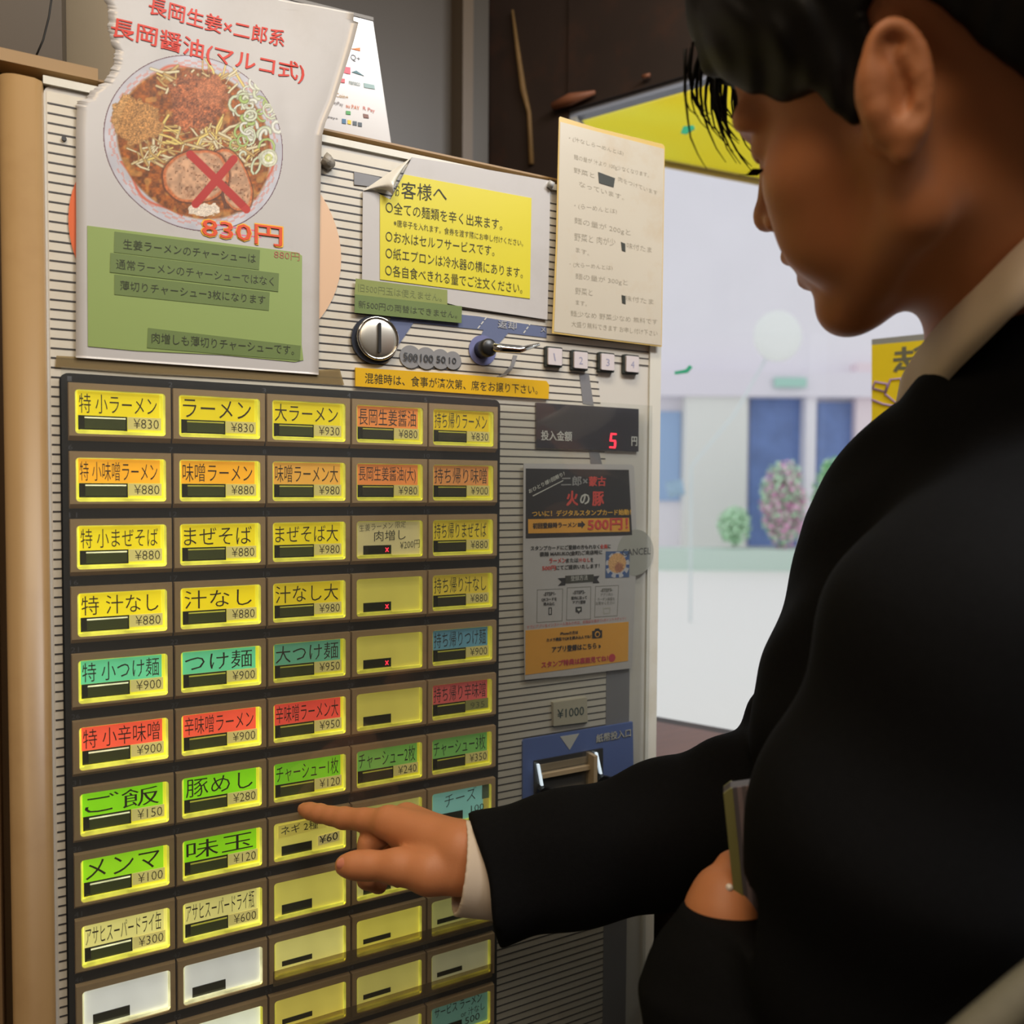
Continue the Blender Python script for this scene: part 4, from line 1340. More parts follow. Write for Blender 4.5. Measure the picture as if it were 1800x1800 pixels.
psh = prism('sheet', wq((0.1394,0.0850,1.8092), (0.2489,0.0850,1.8137), (0.2679,0.0850,1.6977), (0.1533,0.0850,1.7053)), 0.085, 0.0858, paper, pay)
edge_m = mat('grey_edge', (104, 100, 96), .5)
prism('top_edge', wq((0.1394,0.0850,1.8107), (0.2495,0.0850,1.8149), (0.2495,0.0850,1.8118), (0.1394,0.0850,1.8078)), 0.0842, 0.0850, edge_m, pay)
lo = [('Q+', (0.2278,0.0850,1.7698), (0.2370,0.0850,1.7701), (0.2278,0.0850,1.7760), (70, 70, 80)), ('Pay', (0.2193,0.0850,1.7266), (0.2219,0.0850,1.7262), (0.2193,0.0850,1.7302), (190, 120, 110)),
      ('PayPay', (0.2103,0.0850,1.7261), (0.2209,0.0850,1.7259), (0.2103,0.0850,1.7302), (120, 116, 120)), ('au PAY', (0.2235,0.0850,1.7265), (0.2364,0.0850,1.7268), (0.2235,0.0850,1.7301), (210, 120, 80)),
      ('R Pay', (0.2397,0.0850,1.7270), (0.2511,0.0850,1.7270), (0.2397,0.0850,1.7312), (200, 110, 100)), ('Coin+', (0.2140,0.0850,1.7341), (0.2257,0.0850,1.7342), (0.2140,0.0850,1.7377), (170, 130, 60)),
      ('nanaco', (0.2262,0.0850,1.7483), (0.2370,0.0850,1.7488), (0.2262,0.0850,1.7514), (120, 140, 140)), ('pay+', (0.2067,0.0850,1.7130), (0.2161,0.0850,1.7125), (0.2067,0.0850,1.7156), (70, 70, 80))]
for i, (s_, bl, br, tl, c__) in enumerate(lo):
    if i == 1:
        continue
    lettering([(s_, (bl[0], bl[2]), (br[0], br[2]), (tl[0], tl[2]), .01)], 0.0845, mat('logo_ink_%d' % i, c__, .5), pay)
for pts, c__ in ((wq((0.2284,0.0850,1.7808), (0.2370,0.0850,1.7841), (0.2370,0.0850,1.7809)), (226, 120, 50)), (wq((0.2209,0.0850,1.7630), (0.2278,0.0850,1.7637), (0.2278,0.0850,1.7575), (0.2204,0.0850,1.7572)), (216, 90, 110)),
                 (wq((0.2188,0.0850,1.7517), (0.2225,0.0850,1.7520), (0.2225,0.0850,1.7484), (0.2183,0.0850,1.7479)), (200, 90, 100)), (wq((0.2402,0.0850,1.7527), (0.2506,0.0850,1.7531), (0.2511,0.0850,1.7495), (0.2407,0.0850,1.7486)), (140, 168, 170)),
                 (wq((0.2235,0.0850,1.7234), (0.2278,0.0850,1.7239), (0.2278,0.0850,1.7208), (0.2235,0.0850,1.7203)), (70, 150, 80)), (wq((0.2198,0.0850,1.7154), (0.2235,0.0850,1.7157), (0.2235,0.0850,1.7115), (0.2198,0.0850,1.7113)), (50, 100, 140)),
                 (wq((0.2251,0.0850,1.7155), (0.2283,0.0850,1.7157), (0.2283,0.0850,1.7121), (0.2251,0.0850,1.7119)), (220, 190, 40)), (wq((0.2299,0.0850,1.7155), (0.2337,0.0850,1.7158), (0.2337,0.0850,1.7122), (0.2299,0.0850,1.7119)), (70, 80, 90)),
                 (wq((0.2348,0.0850,1.7155), (0.2386,0.0850,1.7158), (0.2386,0.0850,1.7122), (0.2348,0.0850,1.7119)), (70, 80, 90)), (wq((0.2397,0.0850,1.7244), (0.2446,0.0850,1.7245), (0.2451,0.0850,1.7214), (0.2402,0.0850,1.7209)), (120, 80, 70)),
                 (wq((0.2289,0.0850,1.7598), (0.2332,0.0850,1.7624), (0.2407,0.0850,1.7591), (0.2353,0.0850,1.7593)), (70, 110, 120))):
    prism('logo', pts, 0.0844, 0.0850, mat('logo_%d_%d_%d' % c__, c__, .5), pay)

# clear cover over the button field
cover = clear('acrylic', (0.96, 0.97, 0.96), 0.02, 0.04, 0.03, (200, 200, 200))
o = prism('clear_cover', srect(-0.0030, 0.72, 0.5110, 1.4600), -0.0030, -0.0022, cover, mach)
o['label'] = 'thin clear sheet over the whole button field'

# ------------------------------------------------------------------ the room
P0 = (0.772, 0.33)
UU = (0.493, -0.870)
NN_ = (0.870, 0.493)


def wpt(s, t, z):
    return (P0[0] + UU[0] * s + NN_[0] * t, P0[1] + UU[1] * s + NN_[1] * t, z)


def wallbox(name, s0, s1, z0, z1, t0, t1, m, parent=None):
    V = [wpt(s, t, z) for z in (z0, z1) for (s, t) in ((s0, t0), (s1, t0), (s1, t1), (s0, t1))]
    F = [(0, 1, 2, 3), (7, 6, 5, 4), (4, 5, 1, 0), (5, 6, 2, 1), (6, 7, 3, 2), (7, 4, 0, 3)]
    return mesh(name, V, F, m, parent)


def struct(o):
    o['kind'] = 'structure'
    return o


wall_m = mat('grey_brown_metal_wall', (72, 64, 55), 0.42, noise=0.2, nscale=3)
dark_wood = mat('dark_brown_timber', (44, 32, 26), 0.5, noise=0.4, nscale=8, grime=(92, 50, 28), gscale=14, gamt=0.25)
inner_m = mat('shop_wall', (150, 140, 126), 0.7, noise=0.1)
floor_m = mat('floor_tiles', (92, 84, 76), 0.5, noise=0.2, nscale=4)
struct(boxes('wall_back', [((-1.30, 0.61, 0.0), (0.640, 0.66, 2.5))], wall_m))
struct(boxes('wall_left', [((-1.35, -2.60, 0.0), (-1.30, 0.66, 2.5))], inner_m))
struct(boxes('wall_front', [((-1.35, -2.65, 0.0), (2.6, -2.60, 2.5))], inner_m))
struct(boxes('floor', [((-1.35, -2.65, -0.05), (2.6, 0.70, 0.0))], floor_m))
struct(boxes('ceiling', [((-1.35, -2.65, 2.50), (2.6, 0.70, 2.55))], mat('ceiling_board', (150, 142, 130), 0.8)))
SL, ZT_ = (-0.1562,1.9877)
SB, ZB_ = (0.0057,1.0172)
SR = 2.75  # window widened out of view to let in more daylight
S_END = 3.4
struct(wallbox('wall_right', -0.36, S_END, 0.0, ZB_ - .035, 0.0, 0.03, dark_wood))
struct(wallbox('trim_1', -0.36, SL, ZB_ - .035, 2.5, 0.0, 0.03, dark_wood))
struct(wallbox('trim_2', SR, S_END, ZB_ - .035, 2.5, 0.0, 0.03, dark_wood))
struct(wallbox('trim_3', SL, SR, ZT_, 2.205, -0.004, 0.016, dark_wood))
struct(wallbox('trim_4', SL, SR, 2.205, 2.5, 0.0, 0.02, wall_m))
win = struct(wallbox('window_1', SL, SR, ZT_ - .010, ZT_, 0.004, 0.022, mat('pale_blue_frame', (150, 158, 176), 0.4)))
wallbox('frame', SL, SL + .012, ZB_, ZT_ - .010, 0.004, 0.03, mat('pale_frame', (176, 176, 170), 0.4), win)
wallbox('frame', SL, SR, ZB_ - .03, ZB_ - .004, 0.004, 0.03, dark_wood, win)
wallbox('pane', SL, SR, ZB_ - .01, ZT_ - .01, 0.024, 0.028, clear('window_glass', (0.97, 0.98, 0.98), 0.02, 0.03, 0.0), win)
# rust and cracks in the timber
cr = mat('rusty_crack', (112, 84, 44), 0.7, noise=.3, nscale=60)
o = struct(tube('trim_5', [wpt(((-0.2646,2.1807))[0], -0.004, ((-0.2646,2.1807))[1]), wpt(((-0.2538,2.1115))[0], -0.004, ((-0.2538,2.1115))[1]), wpt(((-0.2419,2.0423))[0], -0.004, ((-0.2419,2.0423))[1]), wpt(((-0.2303,2.0017))[0], -0.004, ((-0.2303,2.0017))[1]), wpt(((-0.2250,1.9160))[0], -0.004, ((-0.2250,1.9160))[1])],
                [.002, .004, .0055, .004, .005], cr, None, 6))
rm = mat('bare_timber', (128, 78, 52), 0.6, noise=.2, nscale=50)
tube('bare_patch', [wpt(((-0.1797,1.9964))[0], -0.012, ((-0.1797,1.9964))[1]), wpt(((-0.1459,1.9986))[0], -0.013, ((-0.1459,1.9986))[1]), wpt(((-0.1029,1.9981))[0], -0.012, ((-0.1029,1.9981))[1])], [.006, .009, .003], rm, o, 8)
tube('bare_patch', [wpt(((-0.0225,2.0000))[0], -0.012, ((-0.0225,2.0000))[1]), wpt(((-0.0104,1.9992))[0], -0.012, ((-0.0104,1.9992))[1])], [.003, .003], rm, o, 8)
# vertical rails in the back wall corner
for i, (x0, x1, d) in enumerate(((((0.5482,0.6000,2.1005))[0], ((0.5670,0.6000,2.1053))[0], .05), (((0.5744,0.6000,2.1071))[0], ((0.6043,0.6000,2.1147))[0], .03))):
    o = struct(boxes('trim_%d' % (6 + i), [((x0, 0.61 - d, 0.0), (x1, 0.612, 2.5))], mat('rail_metal_%d' % i, ((92, 76, 56), (66, 58, 46))[i], 0.4)))
# window counter
ct = wallbox('window_counter', -0.06, 0.62, ZB_ - .040, ZB_ - .002, -0.24, -0.001, mat('counter_wood', (104, 66, 46), 0.4, noise=0.3, nscale=10, coat=.12))
tag(ct, 'long dark wooden counter along the window beside the machine', 'counter')
bk = wallbox('bracket', 0.0, 0.55, 0.0, ZB_ - .040, -0.06, -0.002, dark_wood, ct)
# wood grain strips on the counter: stretched texture
cm = MATS['counter_wood']
for nd in cm.node_tree.nodes:
    if nd.type == 'TEX_NOISE':
        mp = cm.node_tree.nodes.new('ShaderNodeMapping')
        mp.inputs['Rotation'].default_value = (0, 0, math.radians(60))
        mp.inputs['Scale'].default_value = (1.0, 14.0, 1.0)
        tcn = [q for q in cm.node_tree.nodes if q.type == 'TEX_COORD'][0]
        cm.node_tree.links.new(tcn.outputs['Object'], mp.inputs['Vector'])
        cm.node_tree.links.new(mp.outputs[0], nd.inputs['Vector'])

# yellow leaflet stuck on the window, seen from behind
lf = thing('window_leaflet', 'yellow leaflet stuck to the window, lettering seen reversed', 'leaflet', wpt(0.75, 0.02, 1.3))


def wplate(name, quad, t0, t1, m, parent):
    n = len(quad)
    V = [wpt(s, t0, z) for s, z in quad] + [wpt(s, t1, z) for s, z in quad]
    F = [list(range(n)), list(range(2 * n - 1, n - 1, -1))] + [[i, i + n, (i + 1) % n + n, (i + 1) % n] for i in range(n)]
    return mesh(name, V, F, m, parent)


leaf_m = mat('translucent_yellow', (226, 208, 40), 0.5)
lb = leaf_m.node_tree.nodes['Principled BSDF']
lb.inputs['Transmission Weight'].default_value = 0.0
lb.inputs['Emission Color'].default_value = (0, 0, 0, 1)
nt = leaf_m.node_tree
tl_ = nt.nodes.new('ShaderNodeBsdfTranslucent')
tl_.inputs[0].default_value = lin((240, 220, 50)) + (1,)
mx_ = nt.nodes.new('ShaderNodeMixShader')
mx_.inputs[0].default_value = .6
nt.links.new(lb.outputs[0], mx_.inputs[1])
nt.links.new(tl_.outputs[0], mx_.inputs[2])
nt.links.new(mx_.outputs[0], [q for q in nt.nodes if q.type == 'OUTPUT_MATERIAL'][0].inputs[0])
wplate('sheet', [(0.3005,1.5710), (0.3875,1.5714), (0.3908,1.4210), (0.3035,1.4224)], 0.020, 0.0202, leaf_m, lf)
wplate('bar', [(0.3005,1.5710), (0.3875,1.5714), (0.3873,1.5799), (0.3004,1.5785)], 0.020, 0.0204, mat('grey_bar', (120, 120, 112), .5), lf)
co_, FF_ = glyphs('法', 0.03)
q0, q1, q2 = (0.3654,1.5317), (0.3272,1.5317), (0.3647,1.5650)
uu = (co_[:, 0] - co_[:, 0].min()) / np.ptp(co_[:, 0])
vv = (co_[:, 1] - co_[:, 1].min()) / np.ptp(co_[:, 1])
mesh('lettering', [wpt(q0[0] + a * (q1[0] - q0[0]) + b * (q2[0] - q0[0]), 0.0192, q0[1] + a * (q1[1] - q0[1]) + b * (q2[1] - q0[1])) for a, b in zip(uu, vv)], [list(f) for f in FF_], mat('leaflet_ink', (84, 82, 60), .5), lf)
pur = mat('purple_line', (160, 130, 170), .5)
for k_, pts in enumerate(((((0.3031,1.5125)), ((0.3057,1.5213)), ((0.3208,1.5173)), ((0.3183,1.5071)), ((0.3031,1.5125))), (((0.3183,1.5041)), ((0.3247,1.5230)), ((0.3368,1.5236)), ((0.3438,1.5026)), ((0.3321,1.4915)), ((0.3183,1.5041))),
                       (((0.3020,1.4976)), ((0.3159,1.4909)), ((0.3308,1.4871))))):
    tube('drawn_line', [wpt(p[0], 0.0185, p[1]) for p in pts], .0014, pur, lf, 6)
wplate('white_box', [(0.3108,1.4732), (0.3511,1.4729), (0.3517,1.4436), (0.3114,1.4433)], 0.0185, 0.020, mat('leaflet_white', (200, 190, 190), .5), lf)
teal = mat('teal_tape', (70, 196, 156), .5)
for i, (pts, lab) in enumerate((([(0.0263,1.9171), (0.0306,1.9261), (0.0466,1.9238), (0.0484,1.9184), (0.0343,1.9135)], 'small teal tape scrap high on the window glass'),
                                ([(0.0214,1.5562), (0.0395,1.5583), (0.0456,1.5646), (0.0501,1.5608), (0.0422,1.5529), (0.0224,1.5518)], 'small teal tape scrap low on the window glass'))):
    tag(wplate('tape_scrap', pts, 0.0215, 0.0238, teal, None), lab, 'tape', 'teal tape scraps on the window')


# ------------------------------------------------------------------ the street outside
def outbox(name, a, b, thick, m, parent=None):
    """upright box: a = lower left, b = upper right corner of its face; it runs thick metres away from the shop"""
    a, b = Vector(a), Vector(b)
    h = Vector((RIGHT.x, RIGHT.y, 0)).normalized()
    w = (b - a).dot(h)
    d = Vector((FWD.x, FWD.y, 0)).normalized() * thick
    z0, z1 = a.z, b.z
    base = [Vector((a.x, a.y, 0)), Vector((a.x, a.y, 0)) + h * w]
    base += [base[1] + d, base[0] + d]
    V = [(p.x, p.y, z) for z in (z0, z1) for p in base]
    F = [(3, 2, 1, 0), (4, 5, 6, 7), (0, 1, 5, 4), (1, 2, 6, 5), (2, 3, 7, 6), (3, 0, 4, 7)]
    return mesh(name, V, F, m, parent)


g = struct(mesh('trim_8', [(0.9, 3.5, -0.02), (-6, 30, -0.02), (40, 30, -0.02), (40, -6, -0.02), (2.9, -1.6, -0.02)], [(0, 1, 2, 3, 4)][::-1], mat('pale_pavement', (244, 242, 238), 0.8, noise=.02)))
g['label'] = 'pale sunlit street outside the window'
bd = thing('building', 'pale lilac building across the street behind the window', 'building', (11.1577,11.0071,-0.2496))
fac = mat('pale_facade', (240, 236, 243), 0.8, noise=.04, nscale=1)
piw = mat('white_pillar', (236, 236, 232), 0.8)
gla = mat('dark_blue_glass', (108, 134, 190), 0.35, noise=.35, nscale=3)
outbox('wall', (8.1908,12.6589,-0.1114), (16.0252,9.1263,13.4551), 3.0, fac, bd)
outbox('pillar', (9.9762,11.2874,-0.0586), (11.0944,10.8346,3.2264), .4, piw, bd)
outbox('pillar', (12.0498,10.2159,-0.0434), (12.2837,10.2370,3.6794), .4, fac, bd)
outbox('window', (11.3232,10.9389,0.2047), (12.3185,10.5362,3.1343), .12, gla, bd)
outbox('window', (12.5114,10.3249,0.2134), (13.2039,10.0760,3.0729), .12, gla, bd)
outbox('window', (9.7210,11.8014,1.0991), (10.1411,11.6518,2.8692), .12, mat('light_blue_glass', (160, 188, 226), .3), bd)
outbox('pillar', (13.0036,9.8353,-0.0463), (14.0353,9.4494,3.8186), .3, mat('pink_wall', (240, 224, 230), .8), bd)
outbox('ledge', (9.2722,11.5479,3.1350), (14.1488,9.0448,3.6092), .6, mat('lilac_ledge', (236, 230, 240), .8), bd)
outbox('sign', (11.3610,10.3617,3.3024), (11.9048,10.0874,3.4806), .05, mat('mint_sign', (176, 218, 206), .6), bd)
aw = thing('awning', 'bright yellow awning hanging outside the top of the window', 'awning', (1.3178,0.9846,2.2785))
p_ = [(1.0563,1.2394,2.4592), (0.9062,0.9110,2.1514), (1.1274,0.7950,2.1096), (1.3373,0.6847,2.0625), (1.5188,0.5896,2.0280), (2.2490,1.2025,2.8943), (1.8606,1.4033,2.8915), (1.4537,1.3811,2.7030)]
aw_m = mat('yellow_canvas', (228, 206, 40), 0.7)
ab = aw_m.node_tree.nodes['Principled BSDF']
nt = aw_m.node_tree
tl_ = nt.nodes.new('ShaderNodeBsdfTranslucent')
nz = nt.nodes.new('ShaderNodeTexNoise')
nz.inputs['Scale'].default_value = 3
rp = nt.nodes.new('ShaderNodeMix')
rp.data_type = 'RGBA'
rp.inputs[6].default_value = lin((255, 234, 70)) + (1,)
rp.inputs[7].default_value = lin((255, 255, 160)) + (1,)
nt.links.new(nz.outputs[0], rp.inputs[0])
nt.links.new(rp.outputs[2], tl_.inputs[0])
mx_ = nt.nodes.new('ShaderNodeMixShader')
mx_.inputs[0].default_value = .9
nt.links.new(ab.outputs[0], mx_.inputs[1])
nt.links.new(tl_.outputs[0], mx_.inputs[2])
nt.links.new(mx_.outputs[0], [q for q in nt.nodes if q.type == 'OUTPUT_MATERIAL'][0].inputs[0])
V = [Vector(p) for p in p_]
V2 = [v + Vector((0, 0, 0.012)) for v in V]
mesh('canvas', V + V2, [list(range(8))[::-1], list(range(8, 16))] + [[i, (i + 1) % 8, (i + 1) % 8 + 8, i + 8] for i in range(8)], aw_m, aw)
tube('front_bar', [(0.9012,0.9022,2.1470), (1.1211,0.7868,2.1041), (1.5103,0.5825,2.0230)], .008, mat('awning_bar', (196, 160, 60), .5), aw, 8)

# planter with bushes and blossom
rp_ = random.Random(4)


def bush(name, label, cx, n, spread, cols, hgt, base):
    t = thing(name, label, 'bush', base, 'bushes in the planter across the street')
    for ci, (m, share) in enumerate(cols):
        V, F = [], []
        for i in range(int(n * share)):
            ph, ct_, rd = rp_.uniform(0, 6.283), rp_.uniform(-1, 1), rp_.uniform(.4, 1.12)
            st_ = math.sqrt(1 - ct_ * ct_)
            p = Vector(base) + Vector((spread * rd * st_ * math.cos(ph), spread * rd * st_ * math.sin(ph), .06 + hgt * .5 * (1 + rd * ct_)))
            if ci > 0:
                p = p + Vector((-0.02, -0.03, -.02))
            a = Vector((rp_.uniform(-1, 1), rp_.uniform(-1, 1), rp_.uniform(-1, 1))).normalized() * .05
            b = a.cross(Vector((rp_.uniform(-1, 1), rp_.uniform(-1, 1), 1))).normalized() * .035
            k = len(V)
            V += [p - a, p + b, p + a, p - b]
            F.append([k, k + 1, k + 2, k + 3])
        tag(mesh('foliage' if ci == 0 else 'blossom', V, F, m, t), None, kind='stuff')
    tube('stem', [base, Vector(base) + Vector((0, 0, hgt * .7))], .02, dark_wood, t, 6)


lg = mat('light_leaf', (206, 240, 208), .7)
mg_ = mat('mid_leaf', (134, 206, 134), .7)
pkm = mat('pink_blossom', (248, 190, 226), .7)
bush('bush', 'pale green bush with pink blossom in front of the blue glass', 0, 2600, .35, ((lg, .6), (pkm, .4)), 1.35, ((10.1913,8.9964,0.3788)))
bush('bush', 'green bush at the right, nearest the customer', 0, 2600, .34, ((lg, .55), (mg_, .3)), 1.4, ((10.9746,8.5916,0.3846)))
bush('bush', 'small pale bush by the white pillar', 0, 900, .25, ((lg, 1.0),), .6, ((9.4596,9.3745,0.3735)))
pe = (8.0969,9.7887,0.1463)
pl_ = outbox('planter', (pe[0], pe[1], -0.02), ((12.0678,7.7430,0.3369)), .5, mat('pale_mint_curb', (206, 224, 214), .7))
tag(pl_, 'long low pale planter at the foot of the bushes', 'planter')
mp_ = thing('street_mirror', 'round white traffic mirror on a slanting stay outside', 'mirror', (6.1355,5.1859,0.5410))
mc = Vector((6.1485,5.2707,2.9381))
hv = Vector((RIGHT.x, RIGHT.y, 0)).normalized()
V, F = [], []
for j, (rr, off) in enumerate(((0.0, -.03), (.13, -.02), (.235, 0), (.25, .02), (.23, .05), (0, .06))):
    for i in range(28):
        a = 2 * math.pi * i / 28
        p = mc + hv * (rr * math.cos(a)) + Vector((0, 0, 1.05 * rr * math.sin(a))) + Vector((FWD.x, FWD.y, 0)) * off
        V.append(p)
for j in range(5):
    for i in range(28):
        F.append([j * 28 + i, j * 28 + (i + 1) % 28, (j + 1) * 28 + (i + 1) % 28, (j + 1) * 28 + i])
mesh('mirror_disc', V, F, mat('mirror_white', (248, 250, 248), .5), mp_, True)
tube('stay', [(6.0907,5.3494,2.7412), (5.7708,5.4911,2.1212), (5.3734,5.6762,1.5888), (5.3440,5.6173,-0.3527)], .012, mat('pale_pole', (226, 236, 238), .5), mp_, 8)
tube('lamp', [(5.1455,5.6757,1.4398), (5.1749,5.6545,1.2832)], .09, mat('pale_blue_lamp', (160, 190, 214), .4), mp_, 10)

# ------------------------------------------------------------------ things on the machine top, left
bx = thing('beige_box', 'tan boxy housing standing on the machine top behind the torn poster', 'box', (0.06, 0.22, 1.676))
prism('housing', rrect(-0.19, 1.6762, 0.20, 2.10, 0.01), 0.16, 0.34, mat('drab_tan', (112, 95, 66), .5, noise=.06), bx)
bo = thing('round_cover', 'dark brown rounded cover on top of the machine at the far left', 'cover', (-0.08, 0.11, 1.676))
prism('shell', rrect(-0.19, 1.6765, -0.0030, 1.96, 0.016, 8), 0.075, 0.155, mat('dark_brown_plastic', (58, 46, 32), 0.45, noise=.1), bo)
a_ = [(-0.0091,0.0750,1.7568), (-0.0116,0.0750,1.7381), (-0.0156,0.0750,1.7198), (-0.0202,0.0750,1.7070)]
tube('seam', a_, .0007, case_m, bo, 6)

# ------------------------------------------------------------------ the customer
skin = mat('skin', (190, 122, 78), 0.55, noise=0.06, nscale=60, sss=0.12, bump=0.05, bscale=700)
cloth = mat('black_suit_cloth', (15, 15, 16), 0.9, noise=0.25, nscale=300, bump=0.15, bscale=900, spec=.08)
cloth2 = mat('dark_trousers', (22, 22, 24), 0.85)
shirt = mat('shirt_cotton', (212, 196, 178), 0.8, noise=.04, nscale=80, spec=.2)
hair_m = mat('dark_hair', (11, 8, 6), 0.6, noise=0.5, nscale=160, spec=.25)

who = thing('person', 'person in black suit pointing at a menu button, grey notebook in the other hand', 'person', (0.56, -0.36, 0))

yaw, pitch, roll = 1.8771, 0.2329, -0.3421
HO = np.array((0.4034, -0.3642, 1.5913)) + np.array(RIGHT) * 0.006
Fh = np.array([math.cos(yaw), math.sin(yaw), 0])
Lf = np.array([-math.sin(yaw), math.cos(yaw), 0])
HF = math.cos(pitch) * Fh - math.sin(pitch) * np.array([0, 0, 1])
HU = np.cross(HF, Lf)
HL = math.cos(roll) * Lf + math.sin(roll) * HU
HU = math.cos(roll) * HU - math.sin(roll) * Lf
HA = np.stack([HF, HL, HU], 1)


def hd(x, y, z):
    """head frame in millimetres (forward, left, up) -> place"""
    return HO + HA @ (np.array((x, y, z)) / 1000.0)


def hax(rx=0, ry=0, rz=0):
    m = Matrix.Rotation(math.radians(rz), 3, 'Z') @ Matrix.Rotation(math.radians(ry), 3, 'Y') @ Matrix.Rotation(math.radians(rx), 3, 'X')
    return HA @ np.array(m)


B = Field((0.13, -0.80, 0.86), (1.02, 0.02, 1.79), 0.0021)
mm = 0.001
# skull, brow, cheeks, jaw
B.ell(hd(-6, 0, 48), HA, (96 * mm, 73 * mm, 76 * mm), .01)
B.ell(hd(36, 0, -8), HA, (52 * mm, 60 * mm, 66 * mm), .02)
B.ell(hd(46, 0, -50), HA, (40 * mm, 44 * mm, 46 * mm), .02)
for s in (-1, 1):
    B.cone(hd(8, s * 58, -22), hd(12, s * 52, -60), .015, .013, .02)
    B.cone(hd(12, s * 52, -60), hd(68, s * 18, -92), .014, .014, .02)
    B.ell(hd(61, s * 38, -20), HA, (21 * mm, 23 * mm, 20 * mm), .018)
    B.ell(hd(62, s * 34, -48), HA, (24 * mm, 20 * mm, 26 * mm), .016)
    B.cone(hd(83, s * 14, 24), hd(77, s * 42, 23), .010, .009, .012)
B.cone(hd(72, -10, -94), hd(72, 10, -94), .015, .015, .014)
B.cone(hd(60, 0, -86), hd(20, 0, -72), .016, .020, .02)
# nose
B.cone(hd(84, 0, 10), hd(97, 0, -20), .0070, .0088, .010)
B.ball(hd(101, 0, -25), .0088, .006)
for s in (-1, 1):
    B.ball(hd(93, s * 12, -30), .0068, .006)
    B.cone(hd(95, s * 6, -37), hd(99, s * 6, -39), .0030, .0026, .003, 'sub')
# mouth area and lips
B.ell(hd(76, 0, -58), HA, (18 * mm, 26 * mm, 22 * mm), .012)
for s in (-1, 1):
    B.cone(hd(96, s * 3, -52), hd(81, s * 23, -60), .0054, .0028, .005)
    B.cone(hd(90, s * 3, -69), hd(79, s * 21, -61), .0062, .0030, .005)
    B.cone(hd(98, s * 1, -61.5), hd(80, s * 24, -62), .0018, .0010, .002, 'sub')
# eye sockets and lowered lids
for s in (-1, 1):
    B.ell(hd(86, s * 32, 7), HA, (12 * mm, 17 * mm, 10 * mm), .010, 'sub')
    B.ell(hd(73, s * 31, 6), HA, (12.5 * mm, 14 * mm, 12 * mm), .004)
    B.cone(hd(85, s * 22, 0), hd(80, s * 42, 1), .0009, .0009, .0015, 'sub')
# ears: plate, rim, hollow, lobe
EARC = np.array((0.3374,-0.4003,1.5549))
el = HA.T @ (EARC - HO)
for s in (-1, 1):
    EA = hax(0, -6, s * 20)
    ec = HO + HA @ np.array((el[0], s * 0.0775, el[2]))

    def ep(x, y, z):
        return ec + EA @ (np.array((x, s * y, z)) * mm)
    B.ell(ec, EA, (11.5 * mm, 4.2 * mm, 27 * mm), .005)
    B.ell(ep(-2, 3.5, 2), EA, (8.5 * mm, 4.5 * mm, 19 * mm), .004, 'sub')
    ring = []
    for i in range(22):
        a = math.radians(-5 + 235 * i / 21)
        ring.append(ep(12.0 * math.cos(a) + (2 if a > 2.6 else 0) * (a - 2.6), 2.6, 26.5 * math.sin(a) + 1))
    for a_, b_ in zip(ring, ring[1:]):
        B.cone(a_, b_, .0030, .0030, .002)
    an = [ep(-4, 2.2, 15), ep(-7.5, 2.6, 4), ep(-5, 2.6, -8), ep(2, 2.4, -14)]
    B.chain([(q_, .0026) for q_ in an], .003)
    B.ell(ep(3, 4.5, -4), EA, (6.5 * mm, 6 * mm, 8 * mm), .003, 'sub')
    B.chain([(ep(12, 0, 2), .0046), (ep(11, 2, -6), .0042), (ep(9, 0, -13), .0046)], .004)
    B.cone(ep(1, 1, -20), ep(4, 0, -26), .0062, .0050, .006)
    B.cone(ep(8, -3, 8), ep(8, -6, -14), .008, .008, .008)
# neck, chest core and shoulders (under the clothes)
NB = np.array((0.5492,-0.3566,1.4355))
B.cone(hd(-30, 0, -10), NB, .047, .048, .03)
B.cone(hd(-2, 0, -62), np.array((0.5323,-0.3423,1.4360)), .026, .030, .03)
CH = np.array((0.5487,-0.3211,1.3254))
B.cone(NB, CH, .060, .092, .05)
RS = np.array((0.6505,-0.2170,1.3010))
LS = np.array((0.5004,-0.4072,1.3667))
B.cone(NB, RS, .045, .048, .04)
B.cone(NB, LS, .045, .046, .04)
HP = np.array((0.5709,-0.3290,0.8300))
B.cone(CH, HP, .095, .105, .05)
# right arm, pointing
RE = np.array((0.4829,-0.2212,1.1360))
RW = np.array((0.2483,-0.1345,1.1133))
B.chain([(RS, .046), (RE, .038), ((0.3202,-0.1605,1.1123), .032), ((0.2692,-0.1443,1.1105), .022)], .012)
k = .006
B.cone((0.2649,-0.1420,1.1137), (0.2458,-0.1330,1.1193), .0185, .0165, .01)
B.cone((0.2649,-0.1422,1.1080), (0.2445,-0.1362,1.1074), .0190, .0150, .01)
B.cone((0.2462,-0.1321,1.1201), (0.2111,-0.0799,1.1246), .0160, .0128, .008)
B.cone((0.2486,-0.1266,1.1173), (0.2286,-0.0699,1.1217), .0160, .0110, .008)
B.cone((0.2524,-0.1220,1.1145), (0.2444,-0.0617,1.1082), .0165, .0105, .008)
B.cone((0.2524,-0.1222,1.1062), (0.2540,-0.0594,1.0924), .0160, .0100, .008)
B.cone((0.2412,-0.1253,1.1120), (0.2218,-0.0904,1.1128), .0180, .0110, .008)
B.chain([((0.2445,-0.1362,1.1050), .0160), ((0.2240,-0.1301,1.1068), .0150), ((0.2058,-0.1161,1.1083), .0118), ((0.1872,-0.1020,1.1070), .0094), ((0.1792,-0.0968,1.1065), .0088), ((0.1737,-0.0928,1.1060), .0072)], .005)
